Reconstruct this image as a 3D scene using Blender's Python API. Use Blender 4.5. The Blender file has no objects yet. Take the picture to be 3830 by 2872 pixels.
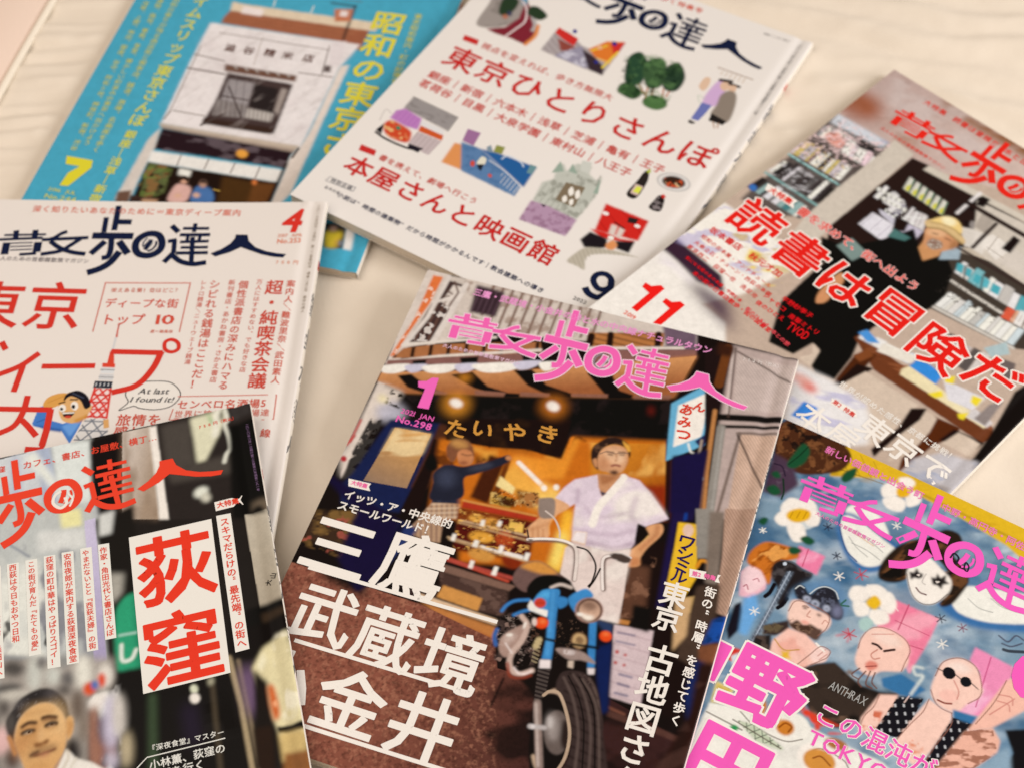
# Seven Japanese town magazines spread over a white bed sheet, lit by a window on the right.
# Lengths inside the builders are millimetres; 1 Blender unit = 1 metre.
import bpy,bmesh,math,random
import numpy as np
from mathutils import Matrix,Vector
MM=.001
scene=bpy.context.scene
W,H=210.0,283.5            # cover size in mm
CAM=dict(f=5672.4,pitch=0.62769,roll=-0.00090,h=668.66)
# pose of every magazine: x, y of its top left corner, rotation, thickness, in the order they were laid down
POSE={1:(-228.74,881.27,-0.2290),2:(11.62,855.01,-0.5210),3:(242.62,725.95,-0.7856),4:(-316.28,610.98,-0.0629),5:(-340.65,406.75,0.2303),6:(-46.95,550.69,-0.3245),7:(142.15,451.55,-0.5226)}
ORDER=[1,2,3,7,4,6,5]
THICK={1:5.5,2:6.5,3:5.5,4:6.5,5:6.0,6:6.0,7:6.0}
STEP=5.0
NU,NV=int(W/STEP)+1,int(round(H/STEP))+1
GU=np.linspace(0,W,NU);GV=np.linspace(0,-H,NV)
def to_world(k,u,v):
    x,y,t=POSE[k];c,s=math.cos(t),math.sin(t)
    return x+c*u-s*v,y+s*u+c*v
def to_local(k,x,y):
    a,b,t=POSE[k];c,s=math.cos(t),math.sin(t)
    return c*(x-a)+s*(y-b),-s*(x-a)+c*(y-b)
def bil(G,u,v):
    a=np.clip(np.asarray(u,float)/W*(NU-1),0,NU-1.001);b=np.clip(-np.asarray(v,float)/H*(NV-1),0,NV-1.001)
    i=a.astype(int);j=b.astype(int);a=a-i;b=b-j
    return (G[j,i]*(1-a)+G[j,i+1]*a)*(1-b)+(G[j+1,i]*(1-a)+G[j+1,i+1]*a)*b
def profile(k,u):
    # paper swells away from the glued spine and is creased beside it
    u=np.asarray(u,float)
    return THICK[k]-0.9*np.exp(-((u-(W-7.5))/3.2)**2)-0.8*np.clip(1-u/60,0,1)**2
BEND=.004
ZB={}
def top(k,u,v): return bil(ZB[k],u,v)+profile(k,u)
def sheet_z(x,y):
    x=np.asarray(x,float);y=np.asarray(y,float)
    return (1.3*np.sin(x/95+y/70)+0.9*np.sin(x/41-y/63+1.7)+0.5*np.sin(y/23+0.6*np.sin(x/80)))*0.5
def drape():
    for n,k in enumerate(ORDER):
        U,V=np.meshgrid(GU,GV);X,Y=to_world(k,U,V)
        ob=sheet_z(X,Y)+0.2
        for q in ORDER[:n]:
            u,v=to_local(q,X,Y)
            m=(u>-3)&(u<W+2)&(v<3)&(v>-H-3)
            ob=np.where(m,np.maximum(ob,top(q,np.clip(u,0,W),np.clip(v,-H,0))+0.7),ob)
        # a stiff, slightly bending sheet let down until it rests: lowest cubic surface that stays above what lies under it
        a,b=U/W*2-1,-V/H*2-1
        B=np.stack([np.ones_like(a),a,b,a*a-.33,a*b,b*b-.33,a**3,a*a*b,a*b*b,b**3],-1).reshape(-1,10);o=ob.ravel()
        R=np.diag([0,0,0]+[BEND]*3+[BEND*1.5]*4);c=np.zeros(10);c[0]=o.max()
        for w in (.02,.1,.5,2.,8.):
            for it in range(30):
                r=o-B@c;m=(r>0)[:,None]
                c=c-np.linalg.solve(w*(B*m).T@B/len(o)+R+1e-6*np.eye(10),B.mean(0)*.02-w*(B*m).T@r/len(o)+R@c)
        z=B@c;z=(z+max(0.,np.percentile(o-z,99))).reshape(ob.shape)
        z=np.maximum(z,ob)
        ZB[k]=z
drape()

# ---------------------------------------------------------------- camera
def camera():
    c=bpy.data.cameras.new('camera');o=bpy.data.objects.new('camera',c);scene.collection.objects.link(o)
    c.sensor_width=36;c.lens=CAM['f']/3830*36;c.clip_start=.01;c.clip_end=50
    p,r=CAM['pitch'],CAM['roll']
    R,U=Vector((1,0,0)),Vector((0,math.cos(p),math.sin(p)));F=Vector((0,math.sin(p),-math.cos(p)))
    right=R*math.cos(r)+U*math.sin(r);up=U*math.cos(r)-R*math.sin(r)
    m=Matrix((right,up,-F)).transposed().to_4x4();m.translation=Vector((0,0,CAM['h']*MM));o.matrix_world=m
    c.dof.use_dof=True;c.dof.focus_distance=.72;c.dof.aperture_fstop=7.6
    scene.camera=o
camera()
# ---------------------------------------------------------------- light
world=bpy.data.worlds.new('World');scene.world=world;world.use_nodes=True
bg=world.node_tree.nodes['Background'];bg.inputs['Color'].default_value=(1,.82,.64,1);bg.inputs['Strength'].default_value=.39
def area(name,loc,aim,sx,sy,power,col):
    l=bpy.data.lights.new(name,'AREA');l.shape='RECTANGLE';l.size=sx;l.size_y=sy;l.energy=power;l.color=col
    o=bpy.data.objects.new(name,l);scene.collection.objects.link(o);o.location=loc
    o.rotation_euler=(Vector(aim)-Vector(loc)).to_track_quat('-Z','Y').to_euler()
area('window_light',(1.7,.3,.85),(.05,.55,0),1.0,.9,28.5,(1,.94,.88))
area('left_fill',(-.75,.3,1.35),(-.1,.62,0),1.2,1.2,11.3,(1,.87,.75))  # added fill lamp, not a real source: brightens the dim left side
scene.view_settings.view_transform='Standard';scene.view_settings.look='None'
scene.view_settings.exposure=0;scene.view_settings.gamma=1;scene.view_settings.use_curve_mapping=False
# ---------------------------------------------------------------- materials
def lin(h):
    h=h.lstrip('#');c=[int(h[i:i+2],16)/255 for i in (0,2,4)]
    return [x/12.92 if x<=.04045 else ((x+.055)/1.055)**2.4 for x in c]
# colours of printed matter are written as they look beside the paper white of the scene's warm light; this takes the light out again
PAPER=lin('e6d9c8')
def pigment(h): return [min(max(.8*a/b-.007,.002),.86) for a,b in zip(lin(h),PAPER)]
MATS={}
def mat(name,col=None,rough=.5,spec=.5,attr=None,setup=None):
    if name in MATS: return MATS[name]
    m=bpy.data.materials.new(name);m.use_nodes=True;n=m.node_tree.nodes;b=n['Principled BSDF']
    b.inputs['Roughness'].default_value=rough;b.inputs['Specular IOR Level'].default_value=spec
    if col is not None: b.inputs['Base Color'].default_value=(*lin(col),1)
    if attr:
        a=n.new('ShaderNodeAttribute');a.attribute_name=attr;m.node_tree.links.new(a.outputs['Color'],b.inputs['Base Color'])
    if setup: setup(m.node_tree,b)
    MATS[name]=m;return m
def bump(scale,strength,dist,detail=3,stretch=None,coord='Object'):
    def f(t,b):
        n=t.nodes;tc=n.new('ShaderNodeTexCoord');x=n.new('ShaderNodeTexNoise');bp=n.new('ShaderNodeBump')
        x.inputs['Scale'].default_value=scale;x.inputs['Detail'].default_value=detail
        bp.inputs['Strength'].default_value=strength;bp.inputs['Distance'].default_value=dist
        src=tc.outputs[coord]
        if stretch:
            mp=n.new('ShaderNodeMapping');mp.inputs['Scale'].default_value=stretch;t.links.new(src,mp.inputs['Vector']);src=mp.outputs['Vector']
        t.links.new(src,x.inputs['Vector']);t.links.new(x.outputs['Fac'],bp.inputs['Height']);t.links.new(bp.outputs['Normal'],b.inputs['Normal'])
    return f
PRINT=mat('printed_cover_paper',rough=.42,spec=.09,attr='ink',setup=bump(55,.12,.0006,2))
def ink(col):
    m=mat('ink_'+col.lstrip('#'),col,.42,.1);m.node_tree.nodes['Principled BSDF'].inputs['Base Color'].default_value=(*pigment(col),1);return m
SPINE=mat('white_spine_paper','ece8e2',.45,.4)
def page_lines(t,b):
    n=t.nodes;tc=n.new('ShaderNodeTexCoord');mp=n.new('ShaderNodeMapping');x=n.new('ShaderNodeTexNoise');r=n.new('ShaderNodeValToRGB')
    mp.inputs['Scale'].default_value=(8,8,2600);x.inputs['Scale'].default_value=1;x.inputs['Detail'].default_value=2
    r.color_ramp.elements[0].position=.3;r.color_ramp.elements[0].color=(*lin('b9aa98'),1)
    r.color_ramp.elements[1].position=.7;r.color_ramp.elements[1].color=(*lin('e2d8c9'),1)
    t.links.new(tc.outputs['Object'],mp.inputs['Vector']);t.links.new(mp.outputs['Vector'],x.inputs['Vector'])
    t.links.new(x.outputs['Fac'],r.inputs['Fac']);t.links.new(r.outputs['Color'],b.inputs['Base Color'])
PAGES=mat('cut_page_edges',None,.8,.2,setup=page_lines)
def weave(t,b):
    n=t.nodes;l=t.links;tc=n.new('ShaderNodeTexCoord');x=n.new('ShaderNodeTexNoise');x2=n.new('ShaderNodeTexNoise');w=n.new('ShaderNodeMath');bp=n.new('ShaderNodeBump')
    x.inputs['Scale'].default_value=420;x.inputs['Detail'].default_value=3;x2.inputs['Scale'].default_value=28;x2.inputs['Detail'].default_value=4
    w.operation='MULTIPLY_ADD';w.inputs[1].default_value=.35
    bp.inputs['Strength'].default_value=.35;bp.inputs['Distance'].default_value=.0012
    for q in (x,x2): l.new(tc.outputs['Object'],q.inputs['Vector'])
    l.new(x.outputs['Fac'],w.inputs[0]);l.new(x2.outputs['Fac'],w.inputs[2]);l.new(w.outputs[0],bp.inputs['Height']);l.new(bp.outputs['Normal'],b.inputs['Normal'])
    b.inputs['Sheen Weight'].default_value=.15
CLOTH=mat('white_cotton','e7dfd4',.9,.15,setup=weave)
# ---------------------------------------------------------------- mesh helpers
def link(name,me,parent=None,m=None):
    o=bpy.data.objects.new(name,me);scene.collection.objects.link(o)
    if m: me.materials.append(m)
    if parent: o.parent=parent
    return o
def mesh(name,V,F,parent=None,m=None,smooth=False):
    me=bpy.data.meshes.new(name);me.from_pydata([tuple(p) for p in V],[],F);me.update()
    if smooth: me.polygons.foreach_set('use_smooth',[True]*len(me.polygons))
    return link(name,me,parent,m)
def grid_mesh(name,P,parent=None,m=None,smooth=True,flip=False):
    r,c=P.shape[:2];i=np.arange(r*c).reshape(r,c)
    q=np.stack([i[:-1,:-1],i[:-1,1:],i[1:,1:],i[1:,:-1]],-1).reshape(-1,4)
    if not flip: q=q[:,::-1]
    me=bpy.data.meshes.new(name);me.vertices.add(r*c);me.vertices.foreach_set('co',P.reshape(-1).astype(np.float32))
    me.loops.add(q.size);me.loops.foreach_set('vertex_index',q.reshape(-1).astype(np.int32))
    me.polygons.add(len(q));me.polygons.foreach_set('loop_start',np.arange(0,q.size,4,dtype=np.int32))
    me.update(calc_edges=True);me.polygons.foreach_set('use_smooth',np.full(len(q),smooth))
    return link(name,me,parent,m)
# ---------------------------------------------------------------- printing: a small raster painter, colours go to the cover's vertices
RNG=np.random.default_rng(4)
def value_noise(x,y,seed=0):
    xi=np.floor(x).astype(int);yi=np.floor(y).astype(int);fx=x-xi;fy=y-yi;fx=fx*fx*(3-2*fx);fy=fy*fy*(3-2*fy)
    def h(a,b):
        n=(a*374761393+b*668265263+seed*1442695)&0x7fffffff;n=((n^(n>>13))*1274126177)&0x7fffffff
        return ((n^(n>>16))&0xffff)/65535.
    return (h(xi,yi)*(1-fx)+h(xi+1,yi)*fx)*(1-fy)+(h(xi,yi+1)*(1-fx)+h(xi+1,yi+1)*fx)*fy
def fbm(x,y,seed=0): return .55*value_noise(x,y,seed)+.3*value_noise(x*2.1,y*2.1,seed+7)+.15*value_noise(x*4.3,y*4.3,seed+13)
def blur1(a,r):
    n=int(round(r))
    if n<1: return a
    for ax in (0,1):
        for _ in (0,1):
            p=np.pad(a,[(n+1,n) if i==ax else (0,0) for i in range(2)],mode='edge').cumsum(ax)
            a=(p[2*n+1:]-p[:-2*n-1])/(2*n+1) if ax==0 else (p[:,2*n+1:]-p[:,:-2*n-1])/(2*n+1)
    return a
def smooth_closed(p,n=5):
    p=np.asarray(p);a,b,c,d=np.roll(p,1,0),p,np.roll(p,-1,0),np.roll(p,-2,0);o=[]
    for t in np.arange(n)/n:
        o.append(.5*(2*b+(c-a)*t+(2*a-5*b+4*c-d)*t*t+(3*b-a-3*c+d)*t**3))
    return np.stack(o,1).reshape(-1,2)
def smooth_open(p,n=5):
    if len(p)<3: return np.asarray(p,float)
    p=np.asarray(p,float);q=np.vstack([2*p[0]-p[1],p,2*p[-1]-p[-2]]);o=[]
    for i in range(len(p)-1):
        a,b,c,d=q[i:i+4]
        for t in np.arange(n)/n: o.append(.5*(2*b+(c-a)*t+(2*a-5*b+4*c-d)*t*t+(3*b-a-3*c+d)*t**3))
    return np.array(o+[p[-1]])
class Print:
    def __init__(s,base,box,cell):
        s.u0,s.u1,s.v0,s.v1=box;s.c=cell
        s.nx=int((s.u1-s.u0)/cell)+1;s.ny=int((s.v1-s.v0)/cell)+1
        s.im=np.empty((s.ny,s.nx,3));s.im[:]=pigment(base)
    def win(s,p,pad):
        a=np.floor((p.min(0)-pad-[s.u0,s.v0])/s.c).astype(int);b=np.ceil((p.max(0)+pad-[s.u0,s.v0])/s.c).astype(int)+1
        x0,y0=np.maximum(a,0);x1=min(b[0],s.nx);y1=min(b[1],s.ny)
        return (x0,x1,y0,y1) if x1>x0 and y1>y0 else None
    def lay(s,w,m,col):
        x0,x1,y0,y1=w;r=s.im[y0:y1,x0:x1];r+=(np.asarray(col)-r)*m[...,None]
    def xy(s,w,ss=1):
        x0,x1,y0,y1=w;o=(np.arange((x1-x0)*ss)+.5)/ss-.5;q=(np.arange((y1-y0)*ss)+.5)/ss-.5
        return np.meshgrid(s.u0+(x0+o)*s.c,s.v0+(y0+q)*s.c)
    def mask(s,p,b=0):
        p=np.asarray(p,float);w=s.win(p,2*b+s.c)
        if not w: return None,None
        X,Y=s.xy(w,2);inn=np.zeros(X.shape,bool)
        for (ax,ay),(bx,by) in zip(p,np.roll(p,-1,0)):
            if ay==by: continue
            c=(ay>Y)!=(by>Y);inn^=c&(X<(bx-ax)*(Y-ay)/(by-ay)+ax)
        m=inn.astype(float);m=(m[::2,::2]+m[1::2,::2]+m[::2,1::2]+m[1::2,1::2])/4
        return w,blur1(m,b/s.c)
    def poly(s,p,col,b=0,a=1):
        w,m=s.mask(p,b)
        if w: s.lay(w,m*a,pigment(col))
    def grad(s,p,c0,c1,g0,g1,b=0):
        w,m=s.mask(p,b)
        if not w: return
        X,Y=s.xy(w);d=np.subtract(g1,g0);t=np.clip(((X-g0[0])*d[0]+(Y-g0[1])*d[1])/(d@d),0,1)[...,None]
        s.lay(w,m,np.array(pigment(c0))*(1-t)+np.array(pigment(c1))*t)
    def line(s,p,col,wd,b=0,a=1):
        p=np.asarray(p,float);w=s.win(p,wd/2+2*b+s.c)
        if not w: return
        X,Y=s.xy(w);d=np.full(X.shape,1e9)
        for A,B in zip(p[:-1],p[1:]):
            e=B-A;t=np.clip(((X-A[0])*e[0]+(Y-A[1])*e[1])/max(e@e,1e-9),0,1)
            d=np.minimum(d,np.hypot(X-A[0]-t*e[0],Y-A[1]-t*e[1]))
        m=np.clip((wd/2-d)/s.c+.5,0,1);s.lay(w,blur1(m,b/s.c)*a,pigment(col))
    def noise(s,p,col,sc,thr,soft,b=0,ang=0,asp=1,seed=0,a=1):
        w,m=s.mask(p,b)
        if not w: return
        X,Y=s.xy(w);c,q=math.cos(ang),math.sin(ang)
        n=fbm((X*c+Y*q)/sc/asp+50,(-X*q+Y*c)/sc+80,seed);s.lay(w,m*a*np.clip((n-thr)/soft,0,1),pigment(col))
    def mottle(s,p,amp,sc,seed=0):
        # uneven tone of a printed photograph
        w,m=s.mask(p,0)
        if not w: return
        X,Y=s.xy(w);n=.6*fbm(X/sc+31,Y/sc+57,seed)+.4*value_noise(X/sc*5.3+11,Y/sc*5.3+3,seed+3)
        x0,x1,y0,y1=w;s.im[y0:y1,x0:x1]*=1+(m*(n-.48)*2*amp)[...,None]
    def hatch(s,p,col,wd,pitch,ang,b=0,a=1):
        w,m=s.mask(p,0)
        if not w: return
        X,Y=s.xy(w);t=(X*math.cos(ang)+Y*math.sin(ang))/pitch;t=np.abs(t-np.round(t))*pitch
        h=np.clip((wd/2-t)/s.c+.5,0,1);s.lay(w,blur1(m*h,b/s.c)*a,pigment(col))
    def books(s,quad,n,cols,b=0,seed=0):
        # a row of spines standing between the lower edge a-b and the upper edge d-c
        A,B,C,D=[np.asarray(q) for q in quad];r=random.Random(seed);t=0.
        ws=[r.uniform(.5,1.5) for _ in range(n)];k=sum(ws)
        for wv in ws:
            t2=t+wv/k;h=r.uniform(.72,1.);a0=A+(B-A)*t;b0=A+(B-A)*t2;d0=a0+((D-A)+((C-B)-(D-A))*t)*h;c0=b0+((D-A)+((C-B)-(D-A))*t2)*h
            s.poly([a0,b0,c0,d0],r.choice(cols),b);t=t2
def pts(tok): return np.array([[float(q)/10 for q in x.split(',')] for x in tok])
def run_print(pr,src):
    for ln in src.strip().splitlines():
        w=ln.split()
        if not w: continue
        o=w[0];P=pts([x for x in w[1:] if ',' in x]);A=[x for x in w[1:] if ',' not in x];C=[x for x in A if x[0]=='#'];N=[float(x) for x in A if x[0]!='#']
        g=lambda i,d=0.: N[i] if len(N)>i else d
        if o=='p': pr.poly(P,C[0],g(0),g(1,1.))
        elif o=='o': pr.poly(smooth_closed(P),C[0],g(0),g(1,1.))
        elif o=='e':
            t=np.linspace(0,2*math.pi,22)[:-1,None];pr.poly(P[0]+(P[1]-P[0])*np.cos(t)+(P[2]-P[0])*np.sin(t),C[0],g(0),g(1,1.))
        elif o=='g': pr.grad(P[2:],C[0],C[1],P[0],P[1],g(0))
        elif o=='s': pr.line(P,C[0],g(0,.5),g(1),g(2,1.))
        elif o=='c': pr.line(smooth_open(P),C[0],g(0,.5),g(1),g(2,1.))
        elif o=='n': pr.noise(P,C[0],g(0,3.),g(1,.45),g(2,.2),g(3),math.radians(g(4)),g(5,1.),int(g(6)),g(7,1.))
        elif o=='z': pr.mottle(P,g(0,.3),g(1,4.),int(g(2)))
        elif o=='h': pr.hatch(P,C[0],g(0,.5),g(1,2.),math.radians(g(2)),g(3),g(4,1.))
        elif o=='b': pr.books(P,int(g(0,10)),C,g(1),int(g(2)))
        else: raise ValueError(ln)
# ---------------------------------------------------------------- lettering: glyph outlines of the built-in font laid out on the cover
GL={}
def glyph(ch,wt):
    # wt thickens the strokes (in em): thin ribbons along the outline
    k=(ch,wt)
    if k not in GL:
        c=bpy.data.curves.new('glyph','FONT');c.body=ch;c.size=1;c.resolution_u=2
        o=bpy.data.objects.new('glyph',c);scene.collection.objects.link(o);bpy.context.view_layer.update()
        me=bpy.data.meshes.new_from_object(o.evaluated_get(bpy.context.evaluated_depsgraph_get()))
        V=[(v.co.x,v.co.y,0.) for v in me.vertices];F=[tuple(p.vertices) for p in me.polygons]
        bpy.data.objects.remove(o);bpy.data.curves.remove(c);bpy.data.meshes.remove(me)
        if wt>0:
            cnt={}
            for f in F:
                for a,b in zip(f,f[1:]+f[:1]): e=(min(a,b),max(a,b));cnt[e]=cnt.get(e,0)+1
            for n,(a,b) in enumerate([e for e in cnt if cnt[e]==1]):
                p,q=np.array(V[a][:2]),np.array(V[b][:2]);d=q-p;l=np.hypot(*d)
                if l<1e-6: continue
                d/=l;m=np.array([-d[1],d[0]])*wt;p=p-d*wt*.7;q=q+d*wt*.7;z=.008+.005*(n%4);i=len(V)
                V+=[(*(p+m),z),(*(p-m),z),(*(q-m),z),(*(q+m),z)];F.append((i,i+1,i+2,i+3))
        GL[k]=(np.array(V).reshape(-1,3),F)
    return GL[k]
class Sheet:
    # flat shapes in cover coordinates collected for one part, later bent onto the paper
    def __init__(s): s.V=[];s.F=[];s.n=0
    def add(s,V,F,z):
        V=np.asarray(V,float);s.V.append(np.column_stack([V[:,:2],(V[:,2] if V.shape[1]>2 else 0.)+np.full(len(V),z)]));s.F+=[tuple(i+s.n for i in f) for f in F];s.n+=len(V)
    def glyph(s,ch,c,em,wt,z,rot=0,sx=1.):
        V,F=glyph(ch,wt)
        if not len(V): return
        q=(V[:,:2]-[.5,.38])*em*[sx,1];a=math.radians(rot);q=q@np.array([[math.cos(a),math.sin(a)],[-math.sin(a),math.cos(a)]])
        s.add(np.column_stack([q+c,V[:,2]]),F,z)
    def row(s,txt,a,b,wt,k,z,rot=0,sx=1.):
        n=len(txt);a,b=np.array(a),np.array(b)
        em=k if n==1 else np.hypot(*(b-a))/(n-1)*k
        vert=n>1 and abs(b[1]-a[1])>abs(b[0]-a[0])
        for i,ch in enumerate(txt):
            if ch in ' 　': continue
            r=rot+(-90 if vert and ch in 'ー〜“”"「」『』／|―…' else 0);c=a+(b-a)*(i/max(n-1,1))
            if vert and ch in '、。': c=c+em*np.array([.6,.6])
            s.glyph(ch,c,em,wt,z,r,sx if r==rot else 1.)
    def latin(s,txt,a,b,wt,k,z,slant=0.):
        x=0.;L=[]
        for ch in txt:
            if ch==' ': x+=.28;continue
            V,F=glyph(ch,wt)
            if not len(V): continue
            L.append((V-[V[:,0].min()-x,0,0],F));x+=np.ptp(V[:,0])+.07
        a,b=np.array(a),np.array(b);d=b-a;ln=np.hypot(*d);e=d/ln;f=np.array([-e[1],e[0]]);x-=.07
        for V,F in L:
            q=a+np.outer((V[:,0]+V[:,1]*slant)/x*ln,e)+np.outer((V[:,1]/.7-.5)*k,f);s.add(np.column_stack([q,V[:,2]]),F,z)
    def stroke(s,p,wd,z,closed=False,sm=True):
        p=np.asarray(p,float)
        if closed: p=smooth_closed(p);p=np.vstack([p,p[:1]])
        elif sm: p=smooth_open(p)
        t=np.gradient(p,axis=0)
        if closed: t[0]=t[-1]=p[1]-p[-2]
        t/=np.hypot(t[:,0],t[:,1])[:,None]+1e-9;n=np.column_stack([-t[:,1],t[:,0]])
        wd=np.asarray(wd)/2;L=p+n*wd;R=p-n*wd;m=len(p)
        s.add(np.vstack([L,R]),[(i,m+i,m+i+1,i+1) for i in range(m-1)],z)
    def poly(s,p,z): s.add(np.asarray(p,float),[tuple(range(len(p)))],z)
def bend_shapes(name,sh,k,parent,m,place=None,longest=8.):
    V=np.vstack(sh.V);bm=bmesh.new();vs=[bm.verts.new(p) for p in V]
    for f in sh.F:
        try: bm.faces.new([vs[i] for i in f])
        except ValueError: pass
    bmesh.ops.triangulate(bm,faces=[f for f in bm.faces if len(f.verts)>4])
    for _ in range(5):
        E=[e for e in bm.edges if e.calc_length()>longest]
        if not E: break
        bmesh.ops.subdivide_edges(bm,edges=E,cuts=1)
        bmesh.ops.triangulate(bm,faces=[f for f in bm.faces if len(f.verts)>4])
    for f in bm.faces:
        if f.normal.z<0: f.normal_flip()
    P=np.array([v.co[:] for v in bm.verts])
    if place is None: Q=np.column_stack([P[:,0],P[:,1],top(k,P[:,0],P[:,1])+P[:,2]])
    else: Q=place(P)
    for v,q in zip(bm.verts,Q*MM): v.co=q
    me=bpy.data.meshes.new(name);bm.to_mesh(me);bm.free();return link(name,me,parent,m)
# the magazine name is drawn lettering, not type: brush strokes with widths, and one solid shape
LOGO="""
s 1.5 255,-266 498,-254
s 1.9 231,-299 484,-280
s 3.2 317,-229 328,-295
s 3.4 430,-223 437,-287
s 4.4 283,-320 290,-406
s 4.6 466,-311 472,-383
s 0.9 307,-324 434,-316
s 0.9 312,-349 438,-340
s 0.9 317,-374 442,-364
s 2.0 377,-404 473,-393
s 2.4 617,-229 585,-247 554,-276 525,-290
s 2.4 483,-294 750,-270
s 2.6 708,-279 655,-331 607,-372 500,-399
s 2.9 534,-303 601,-350 679,-378 758,-388
s 3.0 824,-119 832,-230
s 3.4 880,-33 889,-213
s 3.7 890,-151 979,-150
s 4.6 770,-255 1009,-252
s 3.4 883,-255 897,-350 891,-402 858,-414
s 3.7 853,-294 788,-386
s 4.2 934,-292 1003,-379
s 4.2 952,-365 915,-441 865,-488 797,-521
k 4.1 1185,-292 1152,-239 1090,-235 1041,-278 1037,-334 1067,-379 1131,-388 1181,-350
s 2.6 1118,-275 1112,-309 1095,-348
s 1.2 1150,-285 1153,-313 1137,-344 1112,-357
s 3.2 1220,-172 1267,-218
s 2.6 1218,-286 1266,-274
s 2.8 1255,-276 1266,-370
s 3.2 1265,-367 1222,-434
s 3.2 1260,-383 1319,-427 1393,-443 1465,-430
s 2.0 1289,-191 1441,-189
s 2.3 1279,-238 1455,-234
s 2.4 1356,-154 1357,-217
s 2.0 1327,-240 1328,-277
s 2.0 1399,-233 1397,-273
s 2.0 1289,-289 1454,-280
s 1.9 1300,-328 1457,-323
s 2.3 1281,-368 1463,-362
s 2.7 1356,-252 1381,-441
f 1605,-232 1672,-233 1686,-277 1731,-321 1797,-349 1864,-363 1915,-369 1901,-393 1848,-389 1776,-372 1705,-344 1647,-321 1590,-357 1509,-389 1480,-367 1538,-335 1583,-296 1603,-259
"""
def logo(S,extra,z,du,dv):
    i=0
    for ln in LOGO.split('\n'):
        w=ln.split()
        if not w: continue
        P=pts([x for x in w if ',' in x])+[du,dv];i+=1;zz=z+.0012*i
        if w[0]=='f':
            if extra:
                c=P.mean(0);n=np.roll(P,-1,0)-np.roll(P,1,0);n=np.column_stack([-n[:,1],n[:,0]]);n/=np.hypot(n[:,0],n[:,1])[:,None];P=P+n*extra*.5
            S.poly(P,zz);continue
        wd=float(w[1])+extra
        if extra and w[0]=='s':
            d=P[0]-P[1];P[0]+=d/np.hypot(*d)*extra*.5;d=P[-1]-P[-2];P[-1]+=d/np.hypot(*d)*extra*.5
        S.stroke(P,wd,zz,w[0]=='k')

LZ=[.07,.12,.17,.22]
def run_type(k,src,root):
    parts={}
    for ln in src.strip().splitlines():
        txt=None
        if '"' in ln: a=ln.index('"');e=ln.rindex('"');txt=ln[a+1:e];ln=ln[:a]+ln[e+1:]
        w=ln.split()
        if not w: continue
        o,part=w[0],w[1];P=pts([x for x in w[2:] if ',' in x]);A=[x for x in w[2:] if ',' not in x];C=[x for x in A if x[0]=='#'];N=[float(x) for x in A if x[0]!='#']
        g=lambda i,d=0.: N[i] if len(N)>i else d
        S=parts.setdefault((part,C[0]),Sheet())
        if o=='t': S.row(txt,P[0],P[1] if len(P)>1 else P[0],g(0),g(1,1.),LZ[int(g(2,1))],g(3),g(4,1.))
        elif o=='l': S.latin(txt,P[0],P[1],g(0),g(1,3.),LZ[int(g(2,1))],g(3))
        elif o=='q': S.stroke(P,g(0,.4),LZ[int(g(1,1))],sm=g(2)>0)
        elif o=='k': S.stroke(P,g(0,.4),LZ[int(g(1,1))],closed=True)
        elif o=='f': S.poly(P,LZ[int(g(0,0))])
        elif o=='L': logo(S,g(0,0.),LZ[int(g(1,1))],g(2),g(3))
        else: raise ValueError(ln)
    for (part,c),S in parts.items(): bend_shapes(part.split('/')[0],S,k,root,ink(c))
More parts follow.
